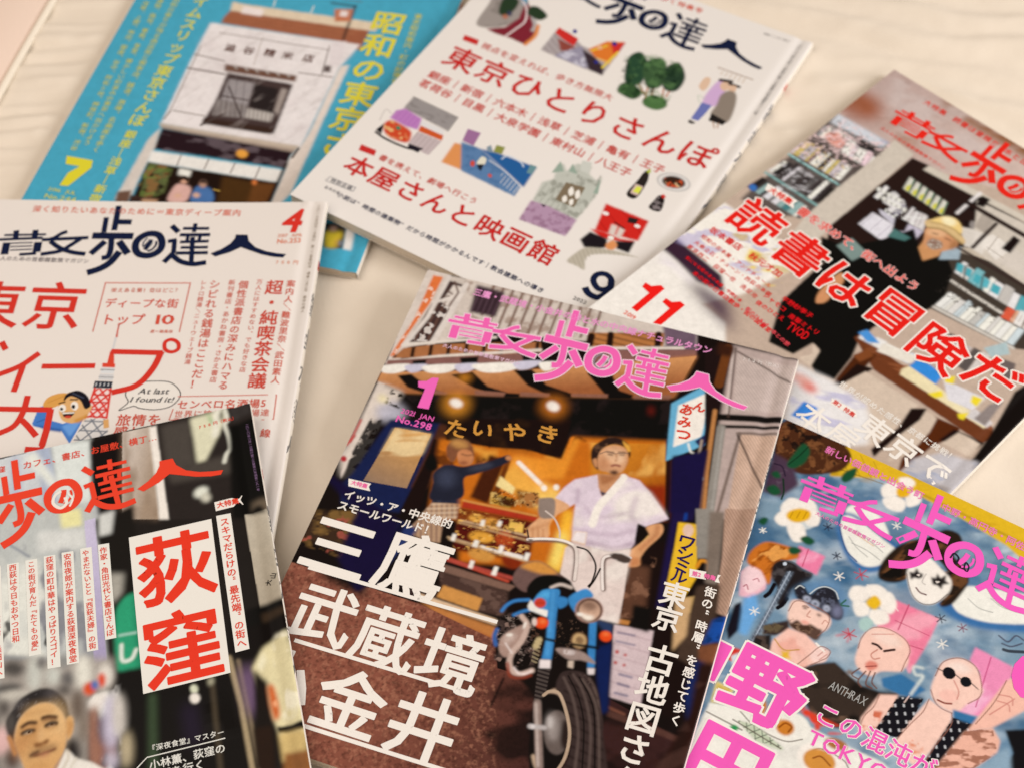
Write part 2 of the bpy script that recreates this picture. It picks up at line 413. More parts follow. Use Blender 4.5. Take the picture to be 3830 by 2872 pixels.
# ---------------------------------------------------------------- one magazine
def axis(lo,hi,a,b,fine,coarse=4.):
    L=[np.arange(lo,a,coarse)] if a>lo else [];L.append(np.arange(a,b,fine))
    L.append(np.append(np.arange(b,hi,coarse),hi));x=np.unique(np.round(np.concatenate(L),3));return x[np.append(True,np.diff(x)>.05)]
def magazine(k,label,base,box,cell,art,typ,spine_text,spine_col,back='ece6dd'):
    x,y,t=POSE[k];T=THICK[k]
    root=bpy.data.objects.new('magazine',None);scene.collection.objects.link(root)
    root.location=(x*MM,y*MM,0);root.rotation_euler=(0,0,t);root.empty_display_size=.02
    root['label']=label;root['category']='magazine';root['group']='magazines spread over the bed'
    pr=Print(base,box,cell);run_print(pr,art)
    pr.im*=1+.02*(RNG.random(pr.im.shape[:2])[...,None]-.5)
    U=axis(0,W,max(box[0],0),min(box[1],W),cell);V=-axis(0,H,max(-box[3],0),min(-box[2],H),cell)
    uu,vv=np.meshgrid(U,V);ru=.5*np.clip((uu-W+1.2)/1.2,0,1)**2   # the paper rolls over into the spine
    co=grid_mesh('front_cover',np.dstack([uu,vv,top(k,uu,vv)-ru])*MM,root,PRINT)
    i=np.clip(((uu-pr.u0)/cell).round().astype(int),0,pr.nx-1);j=np.clip(((vv-pr.v0)/cell).round().astype(int),0,pr.ny-1)
    at=co.data.color_attributes.new('ink','FLOAT_COLOR','POINT');c=np.ones((uu.size,4),np.float32);c[:,:3]=pr.im[j,i].reshape(-1,3);at.data.foreach_set('color',c.ravel())
    run_type(k,typ,co)
    # spine: a rounded strip of cover paper down to the back cover
    V=np.linspace(0,-H,60);tt=np.linspace(0,1,9)
    zt=top(k,np.full_like(V,W),V)-.5;zb=bil(ZB[k],np.full_like(V,W),V)+.05
    S=np.array([[(W+.55*math.sin(math.pi*q)**.6,v,a+(b-a)*q) for q in tt] for v,a,b in zip(V,zt,zb)])
    sp=grid_mesh('spine',S*MM,root,SPINE)
    def on_spine(P):
        q=np.clip(P[:,0]/(T-.5),0,1);v=P[:,1];a=top(k,np.full_like(v,W),v)-.5;b=bil(ZB[k],np.full_like(v,W),v)+.05
        return np.column_stack([W+.55*np.sin(math.pi*q)**.6+.06,v,a+(b-a)*q])
    for txt,v0,v1,kk in spine_text:
        S=Sheet();S.row(txt,(T*.45,v0),(T*.45,v1),.012,kk,0);bend_shapes('spine_lettering',S,k,sp,ink(spine_col),on_spine,3.)
    S=Sheet();S.poly([(T*.2,-40),(T*.8,-40),(T*.8,-46),(T*.2,-46)],0);bend_shapes('spine_mark',S,k,sp,ink('c9332b'),on_spine,3.)
    # pages: three cut sides, each with slightly uneven leaves
    rg=random.Random(k);n=12
    def side(A,B,m):
        P=[];off=[rg.uniform(0,.35) for _ in range(n)]
        nx,ny=(B[1]-A[1]),-(B[0]-A[0]);l=math.hypot(nx,ny);nx/=l;ny/=l
        for s in np.linspace(0,1,m):
            u=A[0]+(B[0]-A[0])*s;v=A[1]+(B[1]-A[1])*s;a=float(top(k,u,v))-.12;b=float(bil(ZB[k],u,v))+.12
            P.append([(u+nx*off[i],v+ny*off[i],b+(a-b)*i/(n-1)) for i in range(n)])
        return np.array(P)
    walls=[side((.5,-.5),(.5,-H+.5),70),side((.5,-H+.5),(W-.3,-H+.5),54),side((W-.3,-.5),(.5,-.5),54)]
    VV=np.vstack([w.reshape(-1,3) for w in walls])*MM;FF=[];o=0
    for w in walls:
        r,c=w.shape[:2]
        for a in range(r-1):
            for b in range(c-1):
                q=o+a*c+b;FF.append((q,q+1,q+c+1,q+c))
        o+=r*c
    mesh('page_block',VV,FF,root,PAGES)
    uu,vv=np.meshgrid(GU,GV);grid_mesh('back_cover',np.dstack([uu,vv,bil(ZB[k],uu,vv)])*MM,root,mat('back_cover_paper',back,.5,.3),flip=True)
    return root
# ---------------------------------------------------------------- the bed
def mag_distance(x,y):
    d=np.full(np.shape(x),1e9)
    for k in ORDER:
        u,v=to_local(k,x,y);a=np.maximum(np.maximum(-u,u-W),0);b=np.maximum(np.maximum(v,-H-v),0);d=np.minimum(d,np.hypot(a,b))
    return d
# the seam of the duvet runs from A to B (mm on the bed)
SA,SB=((-322.7,709.9),(-304.4,799.7))
SA,SB=np.array(SA),np.array(SB);SD=(SB-SA)/np.hypot(*(SB-SA));SN=np.array([SD[1],-SD[0]])   # SN points to the magazines
def folds(x,y):
    d=mag_distance(x,y);m=np.clip((d-2)/16,0,1);m=m*m*(3-2*m)
    # fan of creases drawn in by the seam
    a=(x-SA[0])*SD[0]+(y-SA[1])*SD[1];b=(x-SA[0])*SN[0]+(y-SA[1])*SN[1]
    w=a*.95-b*.28+4*fbm(a/26.,b/40.,3)
    f=np.exp(-(np.maximum(b,0)/70)**2)*np.clip((b+4)/8,0,1)*np.clip((a+150)/60,0,1)
    g=.35+1.1*fbm(a/17.+9,b/30.,5)
    z=f*g*(1.9*np.abs(np.sin(w/4.6))+.8*np.sin(w/1.9+1.3)+1.2*np.sin(w/6.5))
    # long soft waves behind the white magazine
    r=np.clip((x-60)/90,0,1)*np.clip((y-600)/60,0,1)
    q=y+.22*x+22*fbm(x/90.,y/55.,8)
    z=z+r*(1.3*np.sin(q/4.4)*(.3+fbm(x/80.,y/25.,4))+.25*np.sin(q/2.3+1)*fbm(x/60.,y/20.,9)+1.2*np.sin(q/11.))
    # slack cloth between the magazines
    z=z+1.8*(fbm(x/34.,y/22.,11)-.5)+1.*np.sin((y*.8+x*.35+6*fbm(x/40.,y/40.,6))/5.)*fbm(x/45.,y/45.,12)
    return z*m
def bed():
    gx=np.concatenate([np.arange(-1400,-420,35),np.arange(-420,480,2),np.arange(480,1500,34)]).astype(float)
    gy=np.concatenate([np.arange(-500,200,35),np.arange(200,1000,2),np.arange(1000,1900,36)]).astype(float)
    X,Y=np.meshgrid(gx,gy);Z=sheet_z(X,Y)+folds(X,Y)
    o=grid_mesh('bed_sheet',np.dstack([X,Y,Z])*MM,None,CLOTH,flip=True);o['kind']='structure'
    # duvet whose piped edge shows in the corner
    d=bpy.data.objects.new('duvet',None);scene.collection.objects.link(d);d['label']='white duvet edge with pale piping, beside the turquoise magazine';d['category']='duvet'
    s=np.linspace(-330,520,200);q=np.concatenate([np.linspace(0,40,40),np.linspace(43,420,60)])
    A,B=np.meshgrid(s,q);wob=3*np.sin(A/47.)+1.5*np.sin(A/19.+1)
    X=SA[0]+SD[0]*A-SN[0]*(B+wob*0);Y=SA[1]+SD[1]*A-SN[1]*(B+wob*0)
    h=1.2+12*(1-np.exp(-B/14.))+10*(1-np.exp(-B/70.))-.035*B+np.clip(B/20,0,1)*(3*np.sin((A+.5*B)/21.)*fbm(A/60.,B/60.,4)+5*(fbm(A/70.,B/90.,6)-.5))
    h=h*np.clip((420-B)/120,0,1)
    top_z=sheet_z(X,Y)+np.maximum(h,.3)
    grid_mesh('duvet_cover',np.dstack([X,Y,top_z])*MM,d,mat('duvet_cotton','e6d3c8',.9,.15,setup=weave))
    c=np.column_stack([SA[0]+SD[0]*s+SN[0]*.6,SA[1]+SD[1]*s+SN[1]*.6]);z=sheet_z(c[:,0],c[:,1])+2.6
    P=[]
    for (x,y),zz in zip(c,z):
        P.append([(x+SN[0]*2.3*math.cos(t),y+SN[1]*2.3*math.cos(t),zz+2.3*math.sin(t)) for t in np.linspace(0,2*math.pi,11)])
    grid_mesh('piping',np.array(P)*MM,d,mat('piping_cord','efe9de',.8,.2))
bed()
# ------------------------------------------------------------ turquoise magazine with yellow lettering and a photo of an old white shopfront
ART_1="""
p #9a5a3e .6 630,-915 654,-830 1592,-781 1591,-1028 1430,-974 631,-978
h #b88058 .8 4 90 .4 .5 630,-915 654,-830 1592,-781 1430,-974 631,-978
p #dcc4a4 .5 633,-756 695,-765 1632,-740 1636,-826 649,-847
p #ead8cc .4 717,-783 863,-787 865,-855 725,-853
s #6a6c70 .8 .3 .9 971,-560 1465,-565
s #d8d0c0 1 .3 .9 1168,-675 1169,-746
s #d8d0c0 1 .3 .9 901,-674 910,-736
p #e6d9d0 .5 563,-991 1574,-971 1508,-1197 1484,-1956 582,-1945 563,-1316
n #d6c6be 12 .5 .4 2 0 1 3 .6 563,-991 1574,-971 1508,-1197 1484,-1956 582,-1945 563,-1316
s #8a7a70 .9 .3 .8 653,-1069 1400,-1064
s #7a6a60 1 .3 .9 569,-1302 772,-1318
s #6a5a52 1.4 .3 .9 570,-1433 814,-1434
s #7a6a60 1 .3 .9 1267,-1313 1490,-1305
p #5a4a44 .4 1410,-1213 1451,-1196 1463,-1267 1413,-1271
p #6c4a3a .4 787,-1344 1266,-1342 1274,-1399 804,-1407
h #c8c0b4 1 5 45 .3 .7 809,-1347 1252,-1346 1254,-1367 813,-1375
p #463632 .4 828,-1416 1267,-1423 1289,-1875 828,-1874 842,-1688
p #9a8f8a .6 856,-1468 1032,-1470 1057,-1751 880,-1792
p #8a7f78 .6 842,-1659 1049,-1668 1068,-1783 863,-1803
s #3a2c28 1 .3 1 861,-1626 1044,-1626
s #3a2c28 1 .3 1 880,-1535 1047,-1781
p #2c2422 .5 1034,-1477 1190,-1484 1225,-1712 1062,-1679
p #a09084 .5 1207,-1473 1249,-1478 1262,-1703 1226,-1683
p #b8aca0 .6 1058,-1694 1232,-1703 1237,-1779 1066,-1777
p #3a2820 .5 824,-1833 1273,-1826 1272,-1881 828,-1888
s #4a3c36 1.6 .3 1 828,-1901 926,-1781
s #8a7c70 1 .3 .9 616,-1819 819,-1820
s #7a6c60 1 .3 .9 587,-1903 600,-1830
p #c0ab94 .5 571,-1941 1478,-1937 1457,-1995 593,-1973
p #a08a78 .4 590,-1964 1460,-1974 1454,-2016 609,-1987
p #2a1b1e .5 606,-1981 1448,-1997 1454,-2136 609,-2160
n #6a5a5c 6 .55 .15 .5 0 2 4 .7 606,-1981 1448,-1997 1454,-2136 609,-2160
e #e49c40 .6 1 1155,-2078 1191,-2076 1164,-2112
p #d3c4b4 .5 595,-1977 622,-2154 625,-2443 631,-2583 542,-2603 557,-2088
p #6a4c3c .4 536,-2541 612,-2511 636,-2620 555,-2638
p #241812 .6 626,-2267 1443,-2250 1451,-2448 649,-2629 634,-2467
n #5c6038 7 .45 .15 .6 0 1 3 1 628,-2273 787,-2276 810,-2491 685,-2571
n #8a6038 6 .5 .15 .6 0 1 8 .8 628,-2273 787,-2276 743,-2570 644,-2593
p #6a4020 1 1283,-2293 1440,-2270 1438,-2438 1287,-2472
p #4a3018 1 1104,-2282 1301,-2289 1322,-2464 1144,-2504
p #e8ded6 .4 611,-2177 1445,-2152 1445,-2256 621,-2268
s #6c5c54 .8 .3 .9 799,-2173 805,-2258
s #6c5c54 .8 .3 .9 974,-2166 975,-2252
s #6c5c54 .8 .3 .9 1140,-2162 1140,-2247
s #6c5c54 .8 .3 .9 1296,-2159 1298,-2251
p #e8e0d8 .4 828,-2279 907,-2281 912,-2332 837,-2330
e #d8a080 .4 1 890,-2367 912,-2367 896,-2394
o #2a1c18 .4 1 869,-2362 883,-2335 912,-2352 898,-2361
o #d8a898 .5 1 854,-2545 846,-2457 864,-2402 938,-2404 964,-2456 952,-2535
o #4a6e9c .5 1 993,-2526 974,-2422 1003,-2383 1079,-2404 1115,-2498
e #b88a70 .4 1 1010,-2368 1033,-2370 1017,-2399
o #241a18 .4 1 981,-2362 999,-2329 1037,-2356 1015,-2361
p #3a2822 .4 617,-2548 769,-2539 783,-2599 640,-2632
p #b88c68 .4 700,-2561 792,-2546 801,-2595 712,-2615
e #d9783c .5 1 1306,-2288 1321,-2290 1309,-2308
p #e0cdbb .5 1479,-1957 1498,-1816 1508,-1197 1561,-1170 1548,-1721 1545,-2324 1504,-2436 1451,-2448 1453,-2281 1449,-2031
s #241814 2 .4 1 1442,-2099 1443,-2424
s #3a2a24 1.5 .3 .9 1475,-1958 1462,-2041
h #5a4a44 .7 3.2 15 .2 .6 842,-1659 1049,-1668 1068,-1783 863,-1803
h #4a3a36 .6 5 15 .2 .5 856,-1468 1032,-1470 1057,-1751 880,-1792
h #6a5a50 .7 2.6 15 .2 .6 1058,-1694 1232,-1703 1237,-1779 1066,-1777
n #a8988e 3.5 .58 .3 .6 60 3 22 .3 563,-991 1574,-971 1508,-1197 1484,-1956 582,-1945 563,-1316
s #6a5a50 .7 .2 .8 581,-1221 600,-1830
s #b8a89c 1 .3 .7 939,-1043 967,-1309
s #6a5c54 .9 .3 .8 1384,-1030 1415,-1293
e #d8a888 .4 1 897,-2491 918,-2490 900,-2509
e #d8a888 .4 1 1003,-2463 1025,-2463 1008,-2482
o #241814 .3 1 864,-2382 860,-2351 882,-2333 911,-2349 911,-2371 885,-2353
s #c8a048 .8 .3 .9 1086,-2396 1126,-2400
n #6a7a3c 2.6 .5 .2 .4 40 2 33 .8 605,-2291 783,-2290 783,-2548 675,-2547
p #dfd0c8 .5 1384,-984 1481,-962 1507,-1183 1435,-1214
s #3a2c28 1.6 .4 1 1434,-612 1451,-946
s #3a2c28 1.4 .4 1 1271,-618 1435,-615
p #c0704a .5 1310,-673 1429,-645 1444,-768 1346,-791
p #ead8cc .4 1354,-679 1405,-675 1411,-729 1360,-733
p #e6d9cb .4 1942,-2509 1998,-2516 2021,-2671 1971,-2676
p #262320 .6 1813,-2505 1881,-2496 1943,-2516 1971,-2676 1858,-2689
p #4a4038 .8 1889,-2505 1941,-2521 1949,-2596 1914,-2527
e #c99c86 1.4 1 1875,-2543 1894,-2543 1881,-2573
o #dcbc36 1 1 1839,-2571 1879,-2566 1920,-2549 1940,-2575 1937,-2622 1930,-2677 1887,-2686 1865,-2672
o #c98a4c 1 .9 1915,-2627 1930,-2608 1934,-2653 1930,-2677
e #7a7c84 .8 1 1948,-2638 1960,-2639 1951,-2660
z .12 4 2 -871,-1091 2227,-365 2830,-2824 181,-3423
"""
TYPE_1="""
t headline #d6cc46 .02 .98 1 "イムスリップ東京さんぽ" 432,-813 433,-1951
t place_list #d6cc46 .02 .95 1 "銀座｜浅草｜新宿" 437,-2078 428,-2624
t side_text #cec653 .006 .95 1 "昭和の香りが残る商店街と喫茶店、銭湯、酒場、名画座を歩く" 266,-828 281,-2244
t side_text #cec653 .006 .95 1 "建物、路地、看板、食堂、懐かしい町並みの東京へ出かけよう" 168,-867 203,-2201
t side_text #cec653 .006 .95 1 "浅草、上野、神田、銀座、谷中、阿佐ヶ谷、神保町、新宿、渋谷" 81,-909 143,-2260
f issue_number #dccc34 1 125,-2332 295,-2335 309,-2395 265,-2492 231,-2565 178,-2569 188,-2463 236,-2398 145,-2397
l issue_date #cfc850 .01 2.6 1 "2016  JUL" 123,-2609 301,-2609
l issue_date #cfc850 .01 3.6 1 "No.244" 126,-2666 320,-2660
t photo_sign_text #6a4a40 .02 7.6 1 "澁" 770,-1193
t photo_sign_text #6a4a40 .02 7.6 1 "谷" 895,-1191
t photo_sign_text #6a4a40 .02 7.6 1 "精" 1032,-1181
t photo_sign_text #6a4a40 .02 7.6 1 "米" 1151,-1179
t photo_sign_text #6a4a40 .02 7.6 1 "店" 1289,-1173
t second_headline #dccb40 .022 .98 1 "昭和の東京さんぽ" 1691,-727 1706,-2339
t second_kicker #cec653 .01 .95 1 "東京昭和案内・町の記憶をたずねて" 1866,-624 1891,-1488
"""
magazine(1,'turquoise magazine with yellow lettering and a photo of an old white shopfront','#4aa0b4',(0,210,-284,-22),0.6,ART_1,TYPE_1,[("散歩の達人",-70,-150,.8)],'3a6a78')
# ------------------------------------------------------------ white magazine with navy title, red headline, small illustrations and a navy number 9
ART_2="""
o #9a8d82 .3 1 154,-962 120,-735 85,-573 241,-475 337,-634 356,-802 278,-926
n #7e7268 6 .5 .2 .5 0 1 2 .7 154,-962 120,-735 85,-573 241,-475 356,-802 278,-926
p #7c2730 .4 152,-964 233,-969 326,-889 358,-765 328,-640 311,-578 436,-697 511,-791 530,-885 518,-965 402,-963 306,-975
p #5c8fa0 .4 265,-570 312,-559 341,-632 308,-635
c #d9c0b8 1.4 .2 1 371,-969 393,-867 407,-769 356,-658 297,-605
c #b0a8a0 2.6 .3 1 392,-671 477,-760 493,-820
c #d9803c 2.4 .3 1 501,-762 531,-857 517,-962
o #2b3a26 .4 1 218,-782 177,-662 209,-606 275,-619 295,-715 271,-794
o #2b3a26 .4 1 383,-695 366,-625 417,-602 505,-645 484,-711 419,-708
e #3a3a50 .3 1 285,-758 301,-756 297,-782
e #b0684c .3 1 276,-799 293,-796 285,-819
p #a89a94 .3 625,-953 621,-721 707,-710 833,-777 921,-773 1057,-603 1070,-950 941,-956
h #7a6a66 .5 4 60 .2 .8 625,-953 621,-721 707,-710 833,-777 937,-950
p #c9302a .2 626,-761 622,-702 781,-732 787,-806 705,-790
p #8c4438 .4 664,-798 783,-809 844,-839 737,-890
p #938a96 .3 739,-914 833,-777 964,-916 949,-951 728,-956
n #c8c0c4 3 .5 .15 .2 0 1 4 .8 739,-914 833,-777 964,-916 949,-951 728,-956
p #3a2c30 .3 847,-803 949,-824 1046,-882 1070,-950 969,-946
p #d9742c .3 881,-782 948,-653 1045,-602 1057,-841 949,-824
p #c9302a .3 983,-666 1053,-597 1064,-769
s #e0c040 1.6 .2 1 1055,-707 1037,-887
s #e0c040 1.2 .2 1 905,-784 968,-692
s #e0b060 1.2 .2 1 972,-827 1059,-823
e #2a2a7a .2 1 727,-680 741,-676 734,-698
e #2a2a7a .2 1 999,-648 1016,-646 1005,-666
e #2a2a7a .2 1 980,-864 993,-861 986,-877
e #e0a878 .2 1 935,-731 953,-728 943,-751
s #b87858 1 .2 1 1226,-911 1372,-961
s #b87858 1 .2 1 1294,-894 1387,-969
s #b87858 1 .2 1 1353,-859 1403,-1023
s #b87858 1 .2 1 1393,-851 1424,-978
s #b87858 1 .2 1 1457,-861 1492,-953
s #b87858 1 .2 1 1495,-839 1501,-916
o #2c4630 .3 1 1178,-850 1135,-708 1182,-629 1272,-709 1313,-866 1274,-940 1217,-925
o #3c5434 .3 1 1262,-765 1262,-657 1330,-616 1403,-697 1432,-844 1363,-901
o #2a3c2a .3 1 1388,-755 1392,-653 1460,-613 1531,-703 1534,-831 1461,-859
o #34492e .3 1 1387,-665 1427,-591 1483,-633 1483,-682
o #36502e .3 1 1208,-1013 1216,-934 1299,-924 1360,-969 1336,-1040 1255,-1041
o #4c6c3c .3 1 1389,-1016 1417,-942 1499,-933 1542,-988 1503,-1050 1426,-1057
n #5a7a48 4 .5 .2 .3 0 1 5 .6 1113,-722 1220,-606 1481,-600 1544,-1002 1221,-1037
n #1a2a1c 4 .55 .15 .3 0 1 9 .7 1113,-722 1220,-606 1481,-600 1544,-1002 1221,-1037
p #958b84 .3 171,-1754 495,-1761 504,-1895 174,-1872
n #7c726c 2 .5 .2 .2 0 2 6 .7 171,-1754 495,-1761 504,-1895 174,-1872
s #4a4440 .6 .1 .8 171,-1754 495,-1761
s #4a4440 .6 .1 .8 495,-1761 504,-1895
p #b878ae .3 150,-1988 147,-1910 188,-1868 319,-1891 345,-1985 270,-1999
h #a060a0 .5 3 0 .2 .6 150,-1988 147,-1910 188,-1868 319,-1891 345,-1985
p #dcd3c9 .2 321,-1902 481,-1902 501,-1943 342,-1944
p #c9562a .2 342,-1944 502,-1942 516,-1983 354,-1991
p #c0aca6 .2 352,-1996 517,-1988 511,-2130 362,-2127 352,-2040
h #9a8680 .4 3 0 .1 .7 352,-1996 517,-1988 511,-2130 362,-2127
o #c9482a .3 1 149,-2060 171,-1999 300,-2011 340,-2048 344,-2116 218,-2126
n #e0b070 3 .5 .1 .2 0 1 3 .9 149,-2060 171,-1999 340,-2048 344,-2116 218,-2126
e #2c7a5a .2 1 238,-2035 252,-2032 245,-2049
c #1e1a1c 1.6 .1 1 142,-2136 224,-2153 376,-2149 449,-2109
p #1e1a1c .2 131,-2119 145,-2047 180,-2135
p #262026 .2 363,-2111 446,-2103 450,-2146 376,-2149
c #a89c94 .5 .1 .8 107,-2039 88,-1940 142,-1953
p #d98c50 .3 590,-1955 647,-1942 743,-2126 605,-2137
p #9a6a8c .2 596,-1811 681,-1798 699,-1915 620,-1916
p #5b7a9c .3 619,-1926 750,-1914 879,-1960 1105,-2048 1111,-2142 740,-2133
n #48688c 3 .5 .2 .3 0 1 3 .6 619,-1926 750,-1914 1105,-2048 1111,-2142 740,-2133
p #2a5a8c .3 750,-1914 848,-1889 1109,-1867 1123,-2051 879,-1960
p #7c8a90 .2 770,-1885 784,-1853 829,-1901 798,-1913
p #8a8a44 .2 812,-1835 866,-1823 878,-1885 825,-1896
c #c8ccd0 .9 .1 1 897,-1918 916,-1876 1004,-1880 1039,-1904
p #6a8a8a .2 1065,-1865 1108,-1860 1113,-1932 1079,-1938
c #dcd4cc .6 .1 1 841,-1969 964,-1996 1108,-2053
h #dcd4cc .5 2.6 0 .1 .8 955,-2017 1107,-2051 1113,-2135 977,-2092
o #dcd2b8 .2 1 785,-2020 786,-1967 819,-1968 833,-2020 802,-2040
p #22242c .2 795,-2037 830,-2014 843,-2073 815,-2061
e #c94a3c .2 1 769,-2046 783,-2044 778,-2070
e #c9503c .2 1 906,-2075 920,-2077 909,-2088
p #bcb9a8 .3 1220,-2122 1195,-1954 1241,-1896 1205,-1783 1231,-1752 1277,-1799 1287,-1740 1302,-1708 1385,-1686 1404,-1750 1463,-1773 1483,-1731 1520,-1899 1510,-2113
n #8f8c7c 4 .5 .15 .3 0 1 3 .8 1220,-2122 1241,-1896 1385,-1686 1483,-1731 1520,-1899 1510,-2113
p #93a08c .2 1205,-1859 1206,-1745 1262,-1808
p #93a08c .2 1285,-1794 1278,-1723 1344,-1787
p #c8c4b4 .2 1314,-1671 1374,-1656 1397,-1747 1341,-1751
p #93a08c .2 1494,-1871 1481,-1747 1524,-1868
p #7c6a52 .2 1316,-1879 1434,-1857 1452,-2034 1328,-2035
o #ece6da .1 1 1360,-1932 1365,-1892 1397,-1931 1389,-1965
o #ece6da .1 1 1404,-1927 1412,-1893 1440,-1934 1432,-1968
o #ece6da .1 1 1356,-2000 1367,-1972 1391,-2007 1378,-2030
o #ece6da .1 1 1403,-2000 1416,-1977 1434,-2010 1424,-2030
h #8a8878 .5 3.6 0 .1 .7 1222,-2098 1218,-1940 1378,-2059 1392,-2122
p #b08c9e .3 1210,-2117 1308,-2102 1514,-2111 1517,-2257 1224,-2284
n #8c6478 3 .5 .2 .2 0 1 8 .7 1210,-2117 1308,-2102 1514,-2111 1517,-2257 1224,-2284
p #3a2c34 .2 1271,-2111 1304,-2105 1302,-2128
o #251d19 .2 .99 1666,-1774 1673,-1637 1676,-1562 1690,-1538 1710,-1563 1731,-1639 1730,-1779
p #a8b030 .1 1684,-1546 1697,-1519 1712,-1540 1702,-1561
p #d0b0a0 .1 1676,-1673 1727,-1671 1729,-1757 1680,-1755
p #d8d848 .1 1692,-1685 1722,-1682 1729,-1736 1689,-1738
e #c6bdb2 .2 1 1865,-1545 1967,-1521 1885,-1618
e #e2d8cc .2 1 1865,-1545 1951,-1523 1882,-1605
e #38241a .3 1 1865,-1545 1933,-1527 1878,-1593
n #c9502c 2.5 .58 .08 .1 0 1 4 1 1800,-1539 1908,-1505 1927,-1567 1842,-1603
n #d8b080 2.5 .6 .08 .1 0 1 14 1 1800,-1539 1908,-1505 1927,-1567 1842,-1603
o #241c1a .2 1 1830,-1805 1831,-1725 1837,-1686 1866,-1683 1889,-1720 1899,-1800
e #c9362c .1 1 1864,-1680 1878,-1680 1869,-1695
n #8a7c78 2 .55 .1 .1 0 1 5 .9 1830,-1805 1837,-1686 1889,-1720 1899,-1800
p #cb2a22 .3 1598,-1906 1878,-1900 1894,-2070 1640,-2125
h #a81e1a .8 8 60 .2 .6 1598,-1906 1878,-1900 1894,-2070 1640,-2125
p #2a2422 .2 1762,-1931 1821,-1917 1822,-1959 1774,-1974
e #eadcd0 .2 1 1633,-1977 1653,-1973 1638,-1991
e #eadcd0 .2 1 1838,-1970 1856,-1967 1842,-1984
p #d8c4b4 .3 1702,-2031 1741,-2029 1760,-2122 1722,-2117
p #d8c4b4 .3 1752,-2029 1790,-2034 1796,-2114 1767,-2118
s #2a1c1a 1 .2 .9 1712,-2011 1780,-2026
p #cb2a22 .3 1611,-2129 1691,-2108 1793,-2109 1878,-2079 1874,-2109 1698,-2159
p #221c1e .3 1601,-2233 1622,-2150 1732,-2146 1762,-2204 1712,-2262 1648,-2273
p #221c1e .3 1778,-2139 1881,-2084 1891,-2181 1813,-2187
o #d98c54 .3 1 1747,-2185 1768,-2138 1806,-2163 1800,-2209 1764,-2217
e #e8e2dc .2 1 1748,-2129 1766,-2125 1752,-2143
o #b8ab95 .3 1 1614,-2417 1629,-2333 1651,-2278 1692,-2249 1743,-2228 1840,-2198 1955,-2181 1890,-2204 1776,-2256 1715,-2300 1699,-2332 1705,-2369 1730,-2423 1675,-2419
h #9f927c .5 2.4 45 .2 .7 1614,-2417 1651,-2278 1743,-2228 1955,-2181 1776,-2256 1715,-2300 1705,-2369 1730,-2423
s #8a6a50 .7 .2 1 1667,-505 1907,-499
h #b89878 .6 3 0 .2 .8 1679,-518 1879,-509 1887,-561 1689,-561
o #d9b494 .2 1 1636,-722 1636,-633 1669,-622 1688,-684 1679,-746
o #cba4c2 .3 1 1711,-823 1709,-696 1730,-603 1783,-637 1820,-760 1802,-834 1742,-853
p #6c70a4 .2 1716,-844 1782,-838 1777,-928 1766,-1004 1719,-1009
o #d8b090 .2 1 1745,-635 1770,-596 1805,-625 1801,-675 1770,-677
s #2f211c 2.6 .2 1 1730,-603 1795,-582
s #2f211c 2.2 .2 1 1796,-606 1858,-602
o #d8b090 .2 1 1796,-630 1838,-605 1855,-652 1828,-676
o #8a7a6a .3 1 1790,-730 1814,-668 1868,-669 1910,-772 1930,-917 1870,-944 1806,-911 1804,-817
p #26211e .2 1809,-901 1922,-922 1912,-962 1820,-969
p #2c2420 .2 1711,-1021 1760,-1024 1749,-1046 1719,-1048
s #b08c70 .8 .1 1 1848,-965 1879,-1009
s #b08c70 .8 .1 1 1882,-960 1895,-999
c #b0b8a0 .6 .1 .8 1718,-804 1668,-800 1707,-858
"""
TYPE_2="""
L masthead #1a2038 0 1
f tag #c4302c 0 145,-1092 248,-1086 262,-1135 157,-1141
f tag/2 #c4302c 0 126,-2270 230,-2265 243,-2310 139,-2319
t kicker #c9564a .012 .95 1 "視点を変えれば、歩き方無限大" 318,-1113 1192,-1101
t headline #c42a26 .014 .96 1 "東京ひとりさんぽ" 252,-1301 1885,-1268
t place_list #c8483e .016 .98 1 "銀座｜新宿｜六本木｜浅草｜芝浦｜亀有｜王子" 180,-1520 1739,-1490
t place_list #c8483e .016 .98 1 "茗荷谷｜目黒｜大泉学園｜東村山｜八王子" 172,-1617 1579,-1616
t kicker/2 #c9564a .014 .95 1 "書を携えて、劇場へ行こう" 300,-2296 924,-2299
t second_headline #c42a26 .018 .96 1 "本屋さんと映画館" 217,-2433 1468,-2427
t bottom_line #2e3048 .016 .95 1 "小説は“時間の建築物”だから時間がかかるんです｜教会建築への導き" 253,-2683 1591,-2681
q note_box #8a8684 .4 1 119,-2592 202,-2591 293,-2584
q note_box #8a8684 .4 2 293,-2584 295,-2620
q note_box #8a8684 .4 1 295,-2620 224,-2624 113,-2632
q note_box #8a8684 .4 2 113,-2632 119,-2592
t note_text #6a6668 .014 .9 1 "特別企画" 153,-2610 264,-2603
t note_text #6a6668 .016 .9 1 "名作文芸" 148,-2676 228,-2674
k issue_number #1a2038 3.6 1 1813,-2467 1807,-2421 1834,-2392 1870,-2390 1901,-2414 1914,-2456 1899,-2490 1859,-2502
q issue_number #1a2038 3.9 2 1 1901,-2415 1917,-2461 1914,-2518 1891,-2562 1857,-2567 1825,-2559 1795,-2534
l issue_date #4a4644 .01 2.6 1 "2022" 1775,-2633 1855,-2628
t price #6a625a .01 .92 1 "定価750円（税込）" 1798,-69 1968,-60
t tagline #d8604c .012 .92 1 "と映画館を歩く特集号" 778,-100 1325,-76
t spine_note #948c84 .008 .95 1 "二〇二二年九月一日発行第二七巻第九号通巻三一八号" 2039,-54 2044,-759
"""
